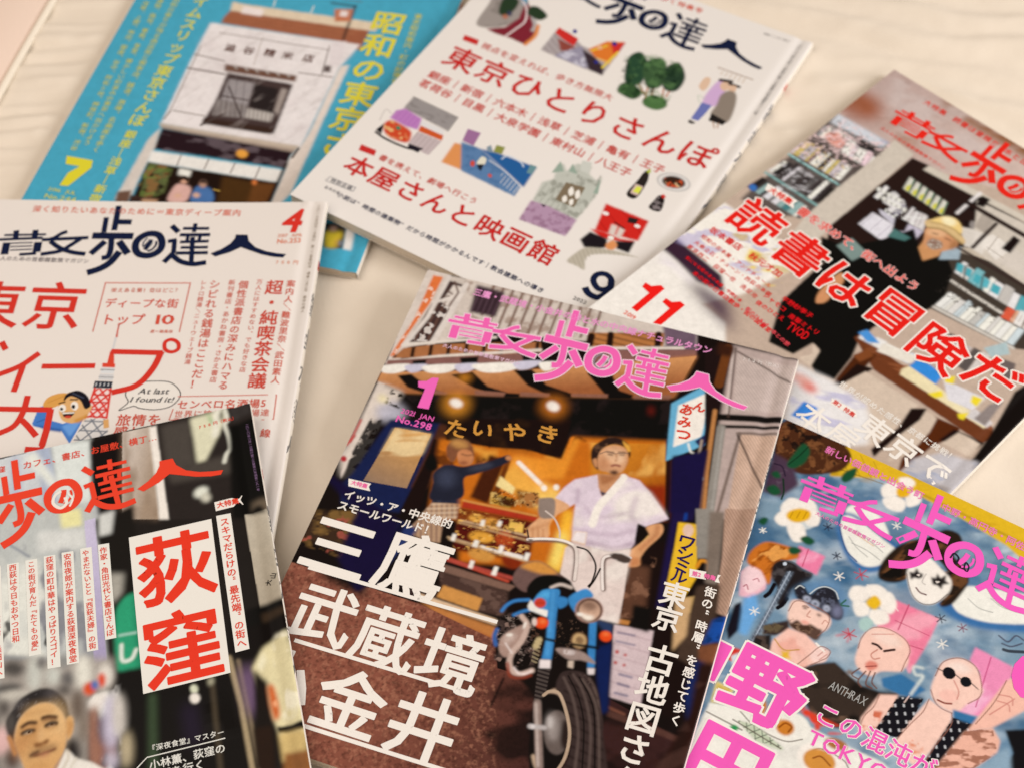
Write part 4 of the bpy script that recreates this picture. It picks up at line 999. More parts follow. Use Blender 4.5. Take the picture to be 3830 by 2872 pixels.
# ------------------------------------------------------------ magazine with a painted cover of singers and white flowers, pink title and ochre top edge
ART_7="""
n #4f7490 20 .45 .4 1 20 1.5 3 .9 -323,-180 1153,674 1786,-1175 387,-1981
n #bcc4c6 14 .5 .35 1 30 1.5 9 .8 -323,-180 1153,674 1786,-1175 387,-1981
n #3a6080 8 .54 .3 .5 20 2 15 .7 -323,-180 1153,674 1786,-1175 387,-1981
n #2f5674 13 .52 .25 1 30 1.5 41 .8 -323,-180 1153,674 1786,-1175 387,-1981
n #c8ccca 9 .58 .25 .8 40 2 44 .7 -323,-180 1153,674 1786,-1175 387,-1981
n #8a8f98 30 .5 .2 2 0 1 21 .6 825,-662 1478,-284 1638,-744 1134,-1037
p #d9ac24 .5 279,2 342,16 770,6 1379,2 1450,-202 1266,-133 1011,-101 807,-87 589,-87 350,-202
n #b98a1c 6 .5 .2 .5 25 3 5 .7 279,2 770,6 1379,2 1408,-80 797,-62 350,-202
h #6a5018 .4 5 45 .2 .5 343,-6 586,-17 542,-115 352,-169
s #7a5c1c .6 .2 .7 359,-144 807,-87
s #8a6a20 1 .3 .7 800,-70 1338,-81
o #4a2a1a .6 1 -1,-32 97,22 300,14 396,-40 390,-138 305,-216 191,-269 56,-237
n #7a4c2c 4 .5 .15 .4 30 1 4 .9 -1,-32 97,22 396,-40 305,-216 56,-237
n #1c100c 4 .56 .12 .4 30 1 9 .9 -1,-32 97,22 396,-40 305,-216 56,-237
p #4a3644 1 38,-215 155,-226 234,-328 182,-439 85,-451
n #6a5a62 5 .5 .2 .5 30 1 9 .7 38,-215 234,-328 85,-451
o #1f4c2e .3 1 131,-249 135,-162 154,-88 201,-116 206,-187 173,-247
c #0e2c1c .7 .1 .8 136,-241 164,-168 183,-94
o #1f4c2e .3 1 405,-192 406,-144 449,-92 459,-151 433,-199
o #1f4c2e .3 1 97,-424 124,-386 170,-410 142,-445
o #1f4c2e .3 1 81,-329 105,-305 133,-331 106,-346
c #16301e .9 .1 1 148,-334 181,-399 189,-445
c #241a28 .8 .2 .8 72,-271 114,-269 150,-312
o #c8cac4 .6 1 259,-498 271,-410 346,-389 398,-451 383,-530 319,-556
o #f0ebe4 .3 1 204,-488 223,-417 288,-411 293,-479 246,-526
o #f0ebe4 .3 1 267,-402 322,-372 367,-418 331,-469
o #f0ebe4 .3 1 203,-560 225,-497 294,-499 298,-547 248,-585
o #f0ebe4 .3 1 327,-441 388,-427 409,-495 352,-517
o #f0ebe4 .3 1 271,-562 339,-525 387,-597 337,-635
o #e0a81c .3 1 249,-494 289,-451 344,-441 355,-486 308,-532 257,-530
h #a87410 .6 3 0 .2 .7 249,-494 344,-441 355,-486 257,-530
o #f0ebe4 .3 1 603,-142 624,-89 678,-78 692,-132 637,-184
o #f0ebe4 .3 1 658,-48 702,-13 743,-31 716,-88
o #f0ebe4 .3 1 634,-196 681,-148 742,-154 742,-216 675,-234
o #f0ebe4 .3 1 726,-113 773,-65 807,-118 759,-175
o #e0a81c .3 1 675,-101 699,-66 743,-103 712,-141 685,-136
o #e8e4de .5 1 496,-347 566,-275 668,-299 744,-386 704,-487 618,-497
o #3c6a98 .8 1 480,-427 530,-350 745,-388 844,-428 806,-537 711,-621 585,-576
o #e9e5de .4 1 497,-418 541,-364 738,-411 817,-444 779,-529 698,-590 592,-553
c #8a8880 .5 .2 .7 568,-477 625,-514 691,-535
c #8a8880 .5 .2 .7 588,-426 682,-452 748,-474
c #8a8880 .5 .2 .7 595,-502 678,-504 751,-521
s #d8a880 .6 .2 .8 588,-446 695,-464
c #2c4c78 .8 .2 .9 486,-323 501,-436 582,-549 655,-585
o #3c6a98 .8 1 1065,-580 1125,-488 1214,-428 1500,-347 1549,-487 1391,-588 1251,-633 1146,-628
o #e9e5de .4 1 1121,-510 1198,-427 1495,-331 1535,-448 1370,-554 1236,-594 1161,-582
c #8a8880 .5 .2 .7 1202,-501 1264,-522 1331,-511
c #8a8880 .5 .2 .7 1299,-445 1368,-461 1439,-439
p #e67a98 .4 373,-645 510,-636 514,-751 404,-747
n #f0a0b4 6 .5 .2 .5 60 2 4 .8 373,-645 510,-636 514,-751 404,-747
s #b8405c .6 .2 .8 422,-639 434,-740
p #e67a90 .4 892,-685 1120,-673 1118,-820 1099,-1008 1013,-871 889,-878 861,-829
n #f2a4ac 9 .5 .2 .5 60 2 4 .8 892,-685 1120,-673 1099,-1008 861,-829
s #b8405c .7 .2 .8 966,-675 970,-823
s #b8405c .5 .2 .7 939,-785 1110,-779
s #b8405c .5 .2 .8 1045,-872 1111,-861
p #e688a8 .4 1324,-724 1523,-731 1520,-884 1501,-1031 1356,-1076 1363,-975 1388,-836 1322,-802
n #f2b4c4 9 .48 .2 .5 60 2 7 .8 1324,-724 1523,-731 1501,-1031 1356,-1076
s #b8406c .6 .2 .8 1405,-736 1429,-1007
p #e8b0b4 .4 183,-909 225,-847 306,-860 328,-944 283,-1026 230,-1036
o #f0c8c4 .5 1 197,-939 202,-869 269,-852 313,-894 301,-959 256,-1003
c #a8505c .5 .15 .9 254,-927 270,-909 284,-920
c #a8505c .6 .15 .9 229,-980 238,-965 255,-984
o #c56c24 .5 1 191,-855 179,-784 219,-707 298,-679 376,-675 397,-712 334,-776 326,-849 330,-914 266,-863
n #8a4414 4 .5 .15 .3 60 2.5 4 .9 191,-855 219,-707 376,-675 334,-776 330,-914
n #e8a050 4 .58 .12 .3 60 2.5 14 .8 191,-855 219,-707 376,-675 334,-776 330,-914
o #1f4c2e .3 1 334,-683 357,-661 399,-662 381,-696 353,-707
o #1f4c2e .3 1 361,-604 386,-575 432,-584 420,-615 388,-619
o #1f4c2e .3 1 140,-617 154,-583 180,-584 173,-624
p #1e1a20 .5 232,-1092 254,-1061 285,-1110 307,-1200 286,-1276 255,-1229
p #6aa0cc 1 257,-1040 299,-989 350,-1064 353,-1211 314,-1215
o #26201f .4 1 318,-853 304,-803 327,-761 385,-743 441,-756 494,-755 497,-791 468,-836 445,-878 446,-934 431,-990 391,-975 380,-915 340,-880
n #5a5250 5 .5 .2 .4 20 1 4 .6 318,-853 327,-761 494,-755 446,-934 391,-975
p #5c636c .3 380,-804 410,-790 405,-1219 402,-1257 371,-1265 382,-1027
h #8a929c .5 2.4 60 .1 .7 380,-804 410,-790 405,-1219 371,-1265 382,-1027
s #a8b0b8 .6 .1 .9 393,-797 389,-1255
e #c8ccd0 .1 1 354,-770 362,-765 358,-779
c #1a1618 2 .2 1 356,-899 354,-948 343,-978
c #1a1618 2 .2 1 440,-938 434,-979 421,-1005
o #5c80a0 1.5 .8 453,-931 501,-799 596,-735 700,-790 719,-873 668,-940
o #29272c .4 1 448,-876 458,-843 486,-836 529,-862 547,-816 580,-783 627,-784 663,-822 706,-869 707,-918 643,-928 559,-913 490,-916
e #7c7c92 1.2 .9 678,-881 702,-872 690,-914
n #5c5e6c 2.4 .54 .25 .3 20 1 4 .8 448,-876 547,-816 627,-784 706,-869 643,-928 490,-916
c #d8d8dc .5 .15 .9 527,-859 547,-814 581,-786 628,-786 658,-816
c #d8d8dc .5 .15 .9 454,-869 466,-843 490,-844
o #f2c4ae .4 1 471,-985 467,-933 512,-912 564,-924 640,-921 675,-945 670,-1001 615,-1041 545,-1072 492,-1040
e #b4b6c2 .3 1 525,-892 543,-891 528,-908
e #55565f .3 1 526,-893 534,-892 526,-902
e #b4b6c2 .3 1 570,-895 590,-892 574,-913
e #55565f .3 1 571,-896 581,-895 572,-906
e #b4b6c2 .3 1 628,-891 644,-889 631,-908
e #66676f .3 1 629,-893 636,-891 630,-900
o #4a3428 .5 1 484,-1027 509,-1046 529,-1017 562,-1025 593,-1007 638,-1015 640,-1059 599,-1074 553,-1074 510,-1063
n #8a6a54 1.4 .5 .2 .3 20 1.6 6 .8 484,-1027 529,-1017 593,-1007 638,-1015 640,-1059 553,-1074
o #5a4236 .6 1 610,-1031 653,-1006 656,-1066 620,-1069
e #eaa490 .3 1 567,-1010 586,-1006 569,-1020
e #4a342c .3 .9 536,-940 548,-938 537,-947
e #4a342c .3 .9 610,-942 622,-941 611,-949
c #7a5040 .5 .15 .9 522,-937 535,-929 551,-931
c #c08470 .6 .2 .9 564,-942 561,-974 578,-974
c #c08470 .5 .2 .9 641,-978 646,-953 663,-957
p #3a2c28 .5 400,-1120 493,-1039 523,-1088 469,-1146 414,-1168
n #6a5a40 4 .5 .15 .3 20 1 4 .8 400,-1120 493,-1039 469,-1146 414,-1168
p #f0bba6 .4 469,-1174 510,-1077 594,-1066 671,-1095 731,-1088 731,-1143 677,-1201 623,-1312 550,-1291 483,-1284
n #e49a84 10 .52 .15 .5 20 1 4 .6 469,-1174 594,-1066 731,-1088 623,-1312 483,-1284
p #2a2320 .4 385,-1193 452,-1146 479,-1214 480,-1277 409,-1298
n #5a4a40 4 .5 .15 .3 20 1 4 .7 385,-1193 452,-1146 480,-1277 409,-1298
c #b88420 .6 .1 .9 475,-1161 537,-1190 600,-1154
p #e2b034 .3 524,-1197 548,-1197 562,-1176 567,-1205 588,-1215 561,-1226 543,-1241 540,-1215
o #f4c8b8 .3 1 655,-1150 671,-1095 719,-1095 731,-1143 706,-1175 674,-1175
s #b87868 .5 .1 .8 690,-1139 709,-1092
s #b87868 .5 .1 .8 704,-1154 725,-1110
s #f2ece4 1 .1 1 658,-1084 706,-1103
c #c83c4c .8 .3 .8 725,-1000 761,-970 796,-959
c #c83c4c .8 .3 .8 751,-948 777,-970 783,-1004
p #386c94 .5 994,-1095 1067,-1026 1198,-1044 1156,-1113 1094,-1131 1016,-1131
p #3a2e26 .4 652,-1305 645,-1237 699,-1179 772,-1128 863,-1157 925,-1175 1006,-1164 1094,-1131 1035,-1270 986,-1358 909,-1429 785,-1431
n #7a5c48 7 .54 .15 .5 20 1.5 4 .8 652,-1305 772,-1128 1094,-1131 986,-1358 785,-1431
n #16100e 9 .5 .2 .5 20 1.5 9 .8 652,-1305 772,-1128 1094,-1131 986,-1358 785,-1431
o #f2c0aa .4 1 840,-1008 834,-947 857,-878 923,-845 1014,-853 1060,-899 1061,-971 1063,-1015 981,-1063 945,-1110 889,-1106 852,-1074
o #f6d0bc 1.4 .8 860,-904 937,-860 1019,-886 958,-930
c #3c2420 1.2 .15 1 891,-951 914,-948 937,-956
c #3c2420 1.2 .15 1 954,-960 975,-943 993,-929
c #b8705c .6 .1 .9 923,-969 906,-1006 925,-1022 949,-1004
o #d8806c .4 1 901,-1068 915,-1037 950,-1035 956,-1059 928,-1088
s #8a3c34 .6 .1 .9 908,-1077 950,-1049
c #6a4030 .7 .15 .9 917,-1099 904,-1160 928,-1182
c #6a4030 .7 .15 .9 936,-1088 941,-1157 975,-1164
c #6a4030 .7 .15 .9 886,-1099 866,-1146 901,-1153
c #6a4030 .7 .15 .9 958,-1084 963,-1135 994,-1153
e #f2c0aa .3 1 1058,-964 1075,-958 1063,-997
s #c88070 .5 .2 .8 870,-908 960,-856
p #f2c0aa .4 1018,-1174 1095,-1134 1108,-1167 1078,-1357 1001,-1393 987,-1323
n #c85a34 5 .52 .12 .4 20 1 5 .9 979,-1285 1063,-1245 1072,-1361 1001,-1393
p #1d1a1d .4 1096,-1137 1204,-1089 1195,-1212 1173,-1328 1063,-1358 1095,-1192
o #f2c2ac .4 1 1210,-957 1217,-872 1280,-813 1358,-817 1408,-878 1429,-946 1392,-1011 1352,-1087 1258,-1080 1217,-1033
o #f8d6c4 1.4 .8 1229,-883 1287,-832 1354,-847 1293,-891
c #2a2020 .5 .1 1 1203,-916 1234,-916
e #1c1a1c .2 1 1261,-911 1291,-906 1266,-941
e #1c1a1c .2 1 1345,-913 1371,-909 1348,-939
s #2a2020 .5 .1 1 1289,-903 1320,-911
s #2a2020 .5 .1 1 1368,-906 1412,-920
o #f0b8a4 .3 1 1257,-1037 1273,-1000 1320,-982 1340,-1015 1308,-1051
c #c88070 .6 .1 .9 1295,-935 1333,-975 1340,-1015
c #8a4a3c .9 .15 1 1263,-1064 1297,-1062 1326,-1049
e #f2c2ac .3 1 1417,-935 1429,-937 1409,-966
c #e2e4e6 1.2 .3 .8 1146,-949 1105,-964 1126,-997 1160,-986 1155,-1033 1144,-1102
p #f2c2ac .4 1227,-1080 1294,-1094 1343,-1092 1361,-1151 1323,-1327 1283,-1417 1159,-1388 1181,-1255
n #d86a34 6 .55 .12 .4 20 1 5 .9 1177,-1300 1237,-1222 1298,-1341 1231,-1380
p #386c94 .5 1339,-1072 1460,-1050 1451,-1108 1363,-1115
p #1d1a1d .4 1357,-1110 1457,-1094 1423,-1353 1314,-1399
h #d8d4d0 .9 4 30 .1 .75 1098,-1142 1202,-1094 1195,-1212 1170,-1321 1067,-1351
h #1d1a1d 2.4 4 120 .1 1 1096,-1137 1204,-1089 1195,-1212 1173,-1328 1063,-1358
h #d8d4d0 .9 4 30 .1 .75 1363,-1115 1455,-1098 1414,-1350 1317,-1389
h #1d1a1d 2.4 4 120 .1 1 1357,-1110 1457,-1094 1423,-1353 1314,-1399
p #ecb49c .4 1509,-810 1612,-670 1674,-848 1527,-1072 1434,-1143
c #c88070 .6 .1 .9 1501,-895 1557,-880 1576,-913
c #c88070 .6 .1 .9 1506,-928 1556,-920 1574,-949
c #c88070 .6 .1 .9 1498,-1011 1572,-880
p #e6ac92 .4 1427,-1147 1532,-1064 1585,-1107 1593,-1170 1494,-1345 1360,-1422
n #8a5038 3 .52 .12 .2 30 2 5 .8 1427,-1147 1532,-1064 1593,-1170 1494,-1345 1360,-1422
p #1a1818 .6 1586,-1046 1713,-963 1786,-1175 1640,-1260 1654,-1134
p #8aa0ac .8 1593,-1170 1632,-1113 1683,-1235 1543,-1317
o #2c2018 .4 1 780,-611 764,-533 788,-432 838,-353 915,-279 968,-203 1036,-189 1074,-237 1059,-314 1129,-351 1173,-413 1163,-505 1142,-574 1098,-604 1086,-511 1091,-441 986,-376 902,-453 897,-562 837,-612
n #6a4428 5 .5 .15 .4 60 2 4 .9 780,-611 838,-353 915,-279 1036,-189 1173,-413 1098,-604 986,-376 897,-562
n #120c0a 5 .55 .15 .4 60 2 9 .9 780,-611 838,-353 915,-279 1036,-189 1173,-413 1098,-604 986,-376 897,-562
o #eee8de .4 1 895,-525 902,-453 949,-387 1043,-421 1100,-455 1108,-527 1074,-604 1023,-637 961,-621
p #2a2422 .3 900,-508 922,-502 926,-471 945,-489 965,-485 969,-507 954,-522 935,-526 924,-547
p #2a2422 .3 1003,-482 1025,-477 1025,-446 1046,-465 1065,-432 1073,-466 1098,-471 1070,-491 1073,-519 1046,-510 1026,-517
o #d8c8b8 .2 1 938,-505 951,-495 952,-508
o #d8c8b8 .2 1 1031,-492 1050,-484 1042,-500
c #6a5a50 .4 .1 .9 895,-525 930,-582 971,-625 1023,-637 1074,-604 1108,-527
c #a89c90 .5 .1 .8 977,-478 976,-527 995,-535
c #6a4a48 .8 .15 1 962,-573 988,-587 1018,-584
c #8a5a4a .45 .1 .9 840,-1008 834,-947 857,-878 923,-845 1014,-853 1060,-899 1061,-971 1063,-1015
c #8a5a4a .45 .1 .9 1210,-957 1217,-872 1280,-813 1358,-817 1408,-878 1429,-946 1392,-1011
c #8a5a4a .45 .1 .9 1217,-1033 1258,-1080 1294,-1094 1343,-1092
c #8a5a4a .45 .1 .9 1227,-1080 1225,-1152 1197,-1237 1166,-1349
c #8a5a4a .45 .1 .9 1343,-1092 1361,-1151 1334,-1278 1321,-1378
c #8a5a4a .45 .1 .9 473,-995 484,-927 565,-909 652,-921 668,-987 648,-1044
c #8a5a4a .45 .1 .9 677,-1201 712,-1154 731,-1125 731,-1088 683,-1088 655,-1150 620,-1233 585,-1298
c #8a5a4a .45 .1 .9 1018,-1174 1017,-1245 997,-1309 1001,-1393
c #8a5a4a .45 .1 .9 1509,-810 1496,-942 1458,-1086
s #ecc8b8 .6 .1 .8 1140,-1113 1133,-1152
c #4a5058 .5 .1 .8 327,-761 385,-743 441,-756 494,-755
c #e8e6e0 .5 .1 .7 750,-676 863,-697 933,-732
o #f0ebe4 .3 1 694,-775 694,-717 750,-695 785,-741 743,-794
o #f0ebe4 .3 1 746,-687 796,-650 851,-666 824,-719 772,-730
o #f0ebe4 .3 1 818,-704 864,-658 915,-705 907,-766 849,-761
o #f0ebe4 .3 1 820,-787 882,-762 916,-807 871,-852 823,-833
o #f0ebe4 .3 1 726,-794 788,-768 817,-818 768,-855
o #e2b024 .3 1 780,-759 805,-711 846,-735 833,-780 798,-781
o #a8c0b4 .5 1 790,-870 816,-836 855,-852 838,-908 806,-907
c #2c5a3c .9 .2 .9 691,-805 681,-839 716,-828
p #e9e1d5 .6 345,-1603 496,-1553 701,-1487 816,-1482 932,-1484 1156,-1474 1244,-1506 357,-2015
n #d8cfc0 20 .5 .2 1 0 1 3 .7 345,-1603 701,-1487 1156,-1474 1183,-1541 357,-2015
n #d8402a 8 .42 .15 .6 20 1.5 4 1 645,-1362 770,-1413 847,-1465 809,-1521 689,-1477
n #d8402a 9 .42 .15 .6 30 2 5 1 748,-1417 900,-1408 1104,-1385 1186,-1473 1017,-1503 822,-1479
n #e89060 9 .55 .15 .6 30 2 9 .8 748,-1417 1104,-1385 1186,-1473 822,-1479
n #c83428 8 .42 .15 .6 20 1.5 14 1 261,-1309 387,-1284 395,-1406 322,-1456
p #c8d0d4 .6 333,-1341 374,-1291 401,-1367 366,-1395
p #dcc478 .5 348,-1601 326,-1489 419,-1490 405,-1578
p #c9a850 .6 336,-1501 406,-1498 404,-1526 347,-1531
e #eae4da .3 1 715,-1536 815,-1517 723,-1621
c #5a4c40 .6 .1 .8 490,-1574 584,-1607 723,-1604 794,-1555
e #c8782a .4 1 701,-1542 743,-1537 704,-1581
c #8a4414 .8 .1 .9 677,-1554 694,-1522 726,-1525 723,-1553
e #c8782a .4 1 556,-1514 589,-1517 555,-1562
e #d8a060 .4 1 649,-1526 670,-1523 652,-1551
p #bfc4a4 .3 492,-1620 571,-1597 738,-1638 729,-1652 612,-1668
h #6a705c .5 3.4 30 .1 .9 492,-1620 571,-1597 738,-1638 612,-1668
h #6a705c .5 3.4 -40 .1 .9 492,-1620 571,-1597 738,-1638 612,-1668
s #5a4c40 .6 .1 .9 352,-1651 534,-1652
s #5a4c40 .6 .1 .9 475,-1626 726,-1645
o #2c8a4a .3 1 478,-1667 492,-1646 517,-1649 506,-1677
e #efe9df .3 1 906,-1601 1014,-1589 904,-1686
c #5a4c40 .6 .1 .8 839,-1606 885,-1554 991,-1552 1033,-1578
e #cf8a3c .4 1 902,-1611 975,-1603 904,-1669
c #8a4a1c .8 .1 .9 872,-1612 900,-1588 954,-1607
e #a86838 .4 1 938,-1498 990,-1494 934,-1525
s #ece8e0 .55 .1 .9 163,-655 200,-652
s #ece8e0 .55 .1 .9 172,-640 191,-666
s #ece8e0 .55 .1 .9 188,-636 175,-670
s #ece8e0 .55 .1 .9 306,-1079 355,-1073
s #ece8e0 .55 .1 .9 316,-1059 344,-1093
s #ece8e0 .55 .1 .9 339,-1053 322,-1099
s #ece8e0 .55 .1 .9 586,-705 638,-699
s #ece8e0 .55 .1 .9 598,-684 626,-721
s #ece8e0 .55 .1 .9 622,-677 603,-727
s #ece8e0 .55 .1 .9 1154,-792 1206,-784
s #ece8e0 .55 .1 .9 1167,-769 1193,-808
s #ece8e0 .55 .1 .9 1191,-762 1169,-814
s #ece8e0 .55 .1 .9 729,-305 774,-301
s #ece8e0 .55 .1 .9 740,-286 764,-319
s #ece8e0 .55 .1 .9 760,-280 744,-324
s #2a2a38 .55 .1 .9 433,-481 479,-476
s #2a2a38 .55 .1 .9 443,-462 468,-495
s #2a2a38 .55 .1 .9 464,-457 448,-500
s #2a2a38 .55 .1 .9 536,-608 581,-603
s #2a2a38 .55 .1 .9 546,-589 571,-622
s #2a2a38 .55 .1 .9 566,-584 551,-627
s #2a2a38 .55 .1 .9 1100,-670 1151,-664
s #2a2a38 .55 .1 .9 1113,-649 1139,-685
s #2a2a38 .55 .1 .9 1136,-642 1116,-692
s #b83a44 .55 .1 .9 667,-645 737,-636
s #b83a44 .55 .1 .9 683,-615 720,-666
s #b83a44 .55 .1 .9 715,-606 689,-674
s #b83a44 .55 .1 .9 742,-965 811,-957
s #b83a44 .55 .1 .9 758,-937 794,-985
s #b83a44 .55 .1 .9 789,-928 763,-994
s #7a4a58 .55 .1 .9 1210,-664 1257,-658
s #7a4a58 .55 .1 .9 1221,-643 1246,-678
s #7a4a58 .55 .1 .9 1243,-637 1224,-684
c #4a4a58 .8 .15 .9 1399,-611 1448,-619 1470,-570 1511,-574
c #4a4a58 .8 .15 .9 1426,-642 1469,-635 1509,-594
c #2a2a30 1.6 .2 .9 1443,-668 1471,-661 1531,-631
z .12 2.2 2 -698,-263 1263,869 1913,-1107 231,-2075
"""
TYPE_7="""
L masthead #f25cb0 0 1
q masthead_mark #2a2430 .9 2 1 1048,-340 1056,-306 1085,-319 1084,-358
k masthead_mark #2a2430 .8 2 1 1124,-325 1144,-338 1147,-366 1129,-361
t tagline #f07ab0 .015 1 1 "新しい価値観と出会う町　　中野・高円寺・阿佐ヶ谷" 290,-66 1424,-102
t subtitle #f27cae .014 .96 1 "大人のための首都圏散策マガジン" 384,-436 734,-444
t headline_outline #f8e8ec .06 38 0 "中" 154,-1418
t headline_outline #f8e8ec .06 38 0 "野" 543,-1407
t headline #f25cac .034 38 1 "中" 154,-1418
t headline #f25cac .034 38 1 "野" 543,-1407
t headline_outline #f8e8ec .06 38 0 "円" 545,-1841
t headline #f25cac .034 38 1 "円" 545,-1841
t second_headline_outline #f8ece8 .05 1 0 "この混沌が" 850,-1392 1320,-1396
t second_headline #f25cac .015 1 1 "この混沌が" 850,-1392 1320,-1396
l second_headline_outline/2 #f8ece8 .04 7 0 "TOKYO" 813,-1525 1196,-1517
l second_headline/2 #f25cac .015 7 1 "TOKYO" 813,-1525 1196,-1517
l photo_shirt_text #a8a298 .003 4.6 1 .2 "ANTHRAX" 795,-1245 977,-1242
f issue_disc #f25cac 1 1580,-621 1531,-658 1513,-714 1520,-777 1551,-831 1594,-858 1656,-840 1709,-774 1706,-678 1653,-610
"""
magazine(7,'magazine with a painted cover of singers and white flowers, pink title and ochre top edge','#7d939f',(0,181,-225,0),0.42,ART_7,TYPE_7,[("散歩の達人",-70,-150,.8)],'6a6660')
# ------------------------------------------------------------ white magazine with navy title, red headline, red number 4 and a cartoon boy
ART_4="""
s #8a8078 .5 .1 1 1057,-862 1054,-946
p #c9432f .1 1048,-862 1054,-862 1063,-956 1053,-956
p #cfc8c0 .1 1048,-956 1061,-956 1061,-1049 1047,-1050
p #d8452f .1 1041,-1132 1043,-1042 1063,-1044 1082,-1135
p #d8452f .2 1016,-1128 1087,-1130 1090,-1155 1020,-1155
p #d9d4cc .2 1017,-1158 1091,-1158 1093,-1196 1019,-1196
p #8a8580 .2 1014,-1169 1091,-1168 1092,-1175 1015,-1176
p #cfc8c0 .2 1017,-1199 1093,-1199 1097,-1239 1017,-1240
s #8a8580 .5 .1 1 1017,-1219 1095,-1219
p #2a2c34 .2 999,-1247 1099,-1247 1101,-1289 999,-1290
h #d9d4cc .6 2.2 0 .1 .9 1002,-1257 1100,-1257 1100,-1276 1001,-1277
p #ecd0c4 .2 1010,-1293 1099,-1293 1115,-1478 998,-1480
h #d83c30 1.1 3.6 40 .1 1 1010,-1293 1099,-1293 1115,-1478 998,-1480
h #d83c30 1.1 3.6 -40 .1 1 1010,-1293 1099,-1293 1115,-1478 998,-1480
h #c9332b .9 4.6 90 .1 1 1010,-1293 1099,-1293 1115,-1478 998,-1480
s #d83c30 1.2 .1 1 1010,-1293 998,-1480
s #d83c30 1.2 .1 1 1097,-1293 1114,-1478
p #dcd2c6 .2 1002,-1486 1118,-1482 1154,-1621 967,-1631
h #77777a .8 5.5 40 .1 1 1002,-1486 1118,-1482 1154,-1621 967,-1631
h #77777a .8 5.5 -40 .1 1 1002,-1486 1118,-1482 1154,-1621 967,-1631
h #77777a .8 6 90 .1 1 1002,-1486 1118,-1482 1154,-1621 967,-1631
p #d9a060 .2 1099,-1489 1126,-1482 1140,-1535 1112,-1542
p #4878b8 .2 727,-1532 737,-1428 775,-1411 805,-1434 789,-1499 889,-1524 922,-1507 992,-1484 981,-1538 953,-1646 891,-1567 810,-1560 736,-1546
p #6c9ad0 .3 888,-1538 917,-1522 980,-1504 966,-1554 945,-1603
p #335a94 .3 734,-1537 807,-1547 888,-1558 897,-1577 812,-1567
s #335a94 .6 .1 1 789,-1499 751,-1521
o #dca668 .2 1 844,-1428 845,-1363 896,-1320 984,-1376 1012,-1434 992,-1484 941,-1518 879,-1500
o #c98838 .5 .8 945,-1496 992,-1465 1006,-1434 1008,-1483 966,-1515
o #d99a4c .2 1 759,-1422 765,-1372 808,-1340 865,-1332 870,-1372 852,-1402 804,-1430
s #b87a34 .4 .1 .9 779,-1396 860,-1347
o #dca668 .2 1 980,-1411 1015,-1399 1018,-1434 995,-1459
o #1d1a20 .15 1 861,-1382 866,-1337 919,-1311 975,-1337 1010,-1395 1002,-1420 982,-1421 950,-1373 903,-1350 879,-1356
s #4a5060 .6 .1 .8 898,-1330 963,-1357
e #f2ece2 .1 1 864,-1427 884,-1430 866,-1451
e #f2ece2 .1 1 926,-1409 947,-1415 928,-1436
e #1a1a1c .1 1 861,-1432 870,-1433 862,-1441
e #1a1a1c .1 1 921,-1414 931,-1416 922,-1427
s #1a1a1c .8 .1 1 840,-1398 869,-1387
s #1a1a1c .8 .1 1 895,-1370 932,-1369
p #2a1214 .2 866,-1451 937,-1446 935,-1460 921,-1483 885,-1482
p #f2ece2 .1 870,-1453 935,-1448 934,-1456 874,-1463
e #c94434 .1 1 907,-1479 925,-1478 908,-1488
o #e9dccb .1 1 1185,-1327 1190,-1277 1242,-1245 1324,-1233 1410,-1238 1469,-1286 1478,-1335 1439,-1390 1360,-1413 1275,-1407 1210,-1375
p #e9dccb .1 1208,-1371 1241,-1394 1171,-1426
s #c44a3c .7 .1 .9 1477,-1462 1503,-1466
"""
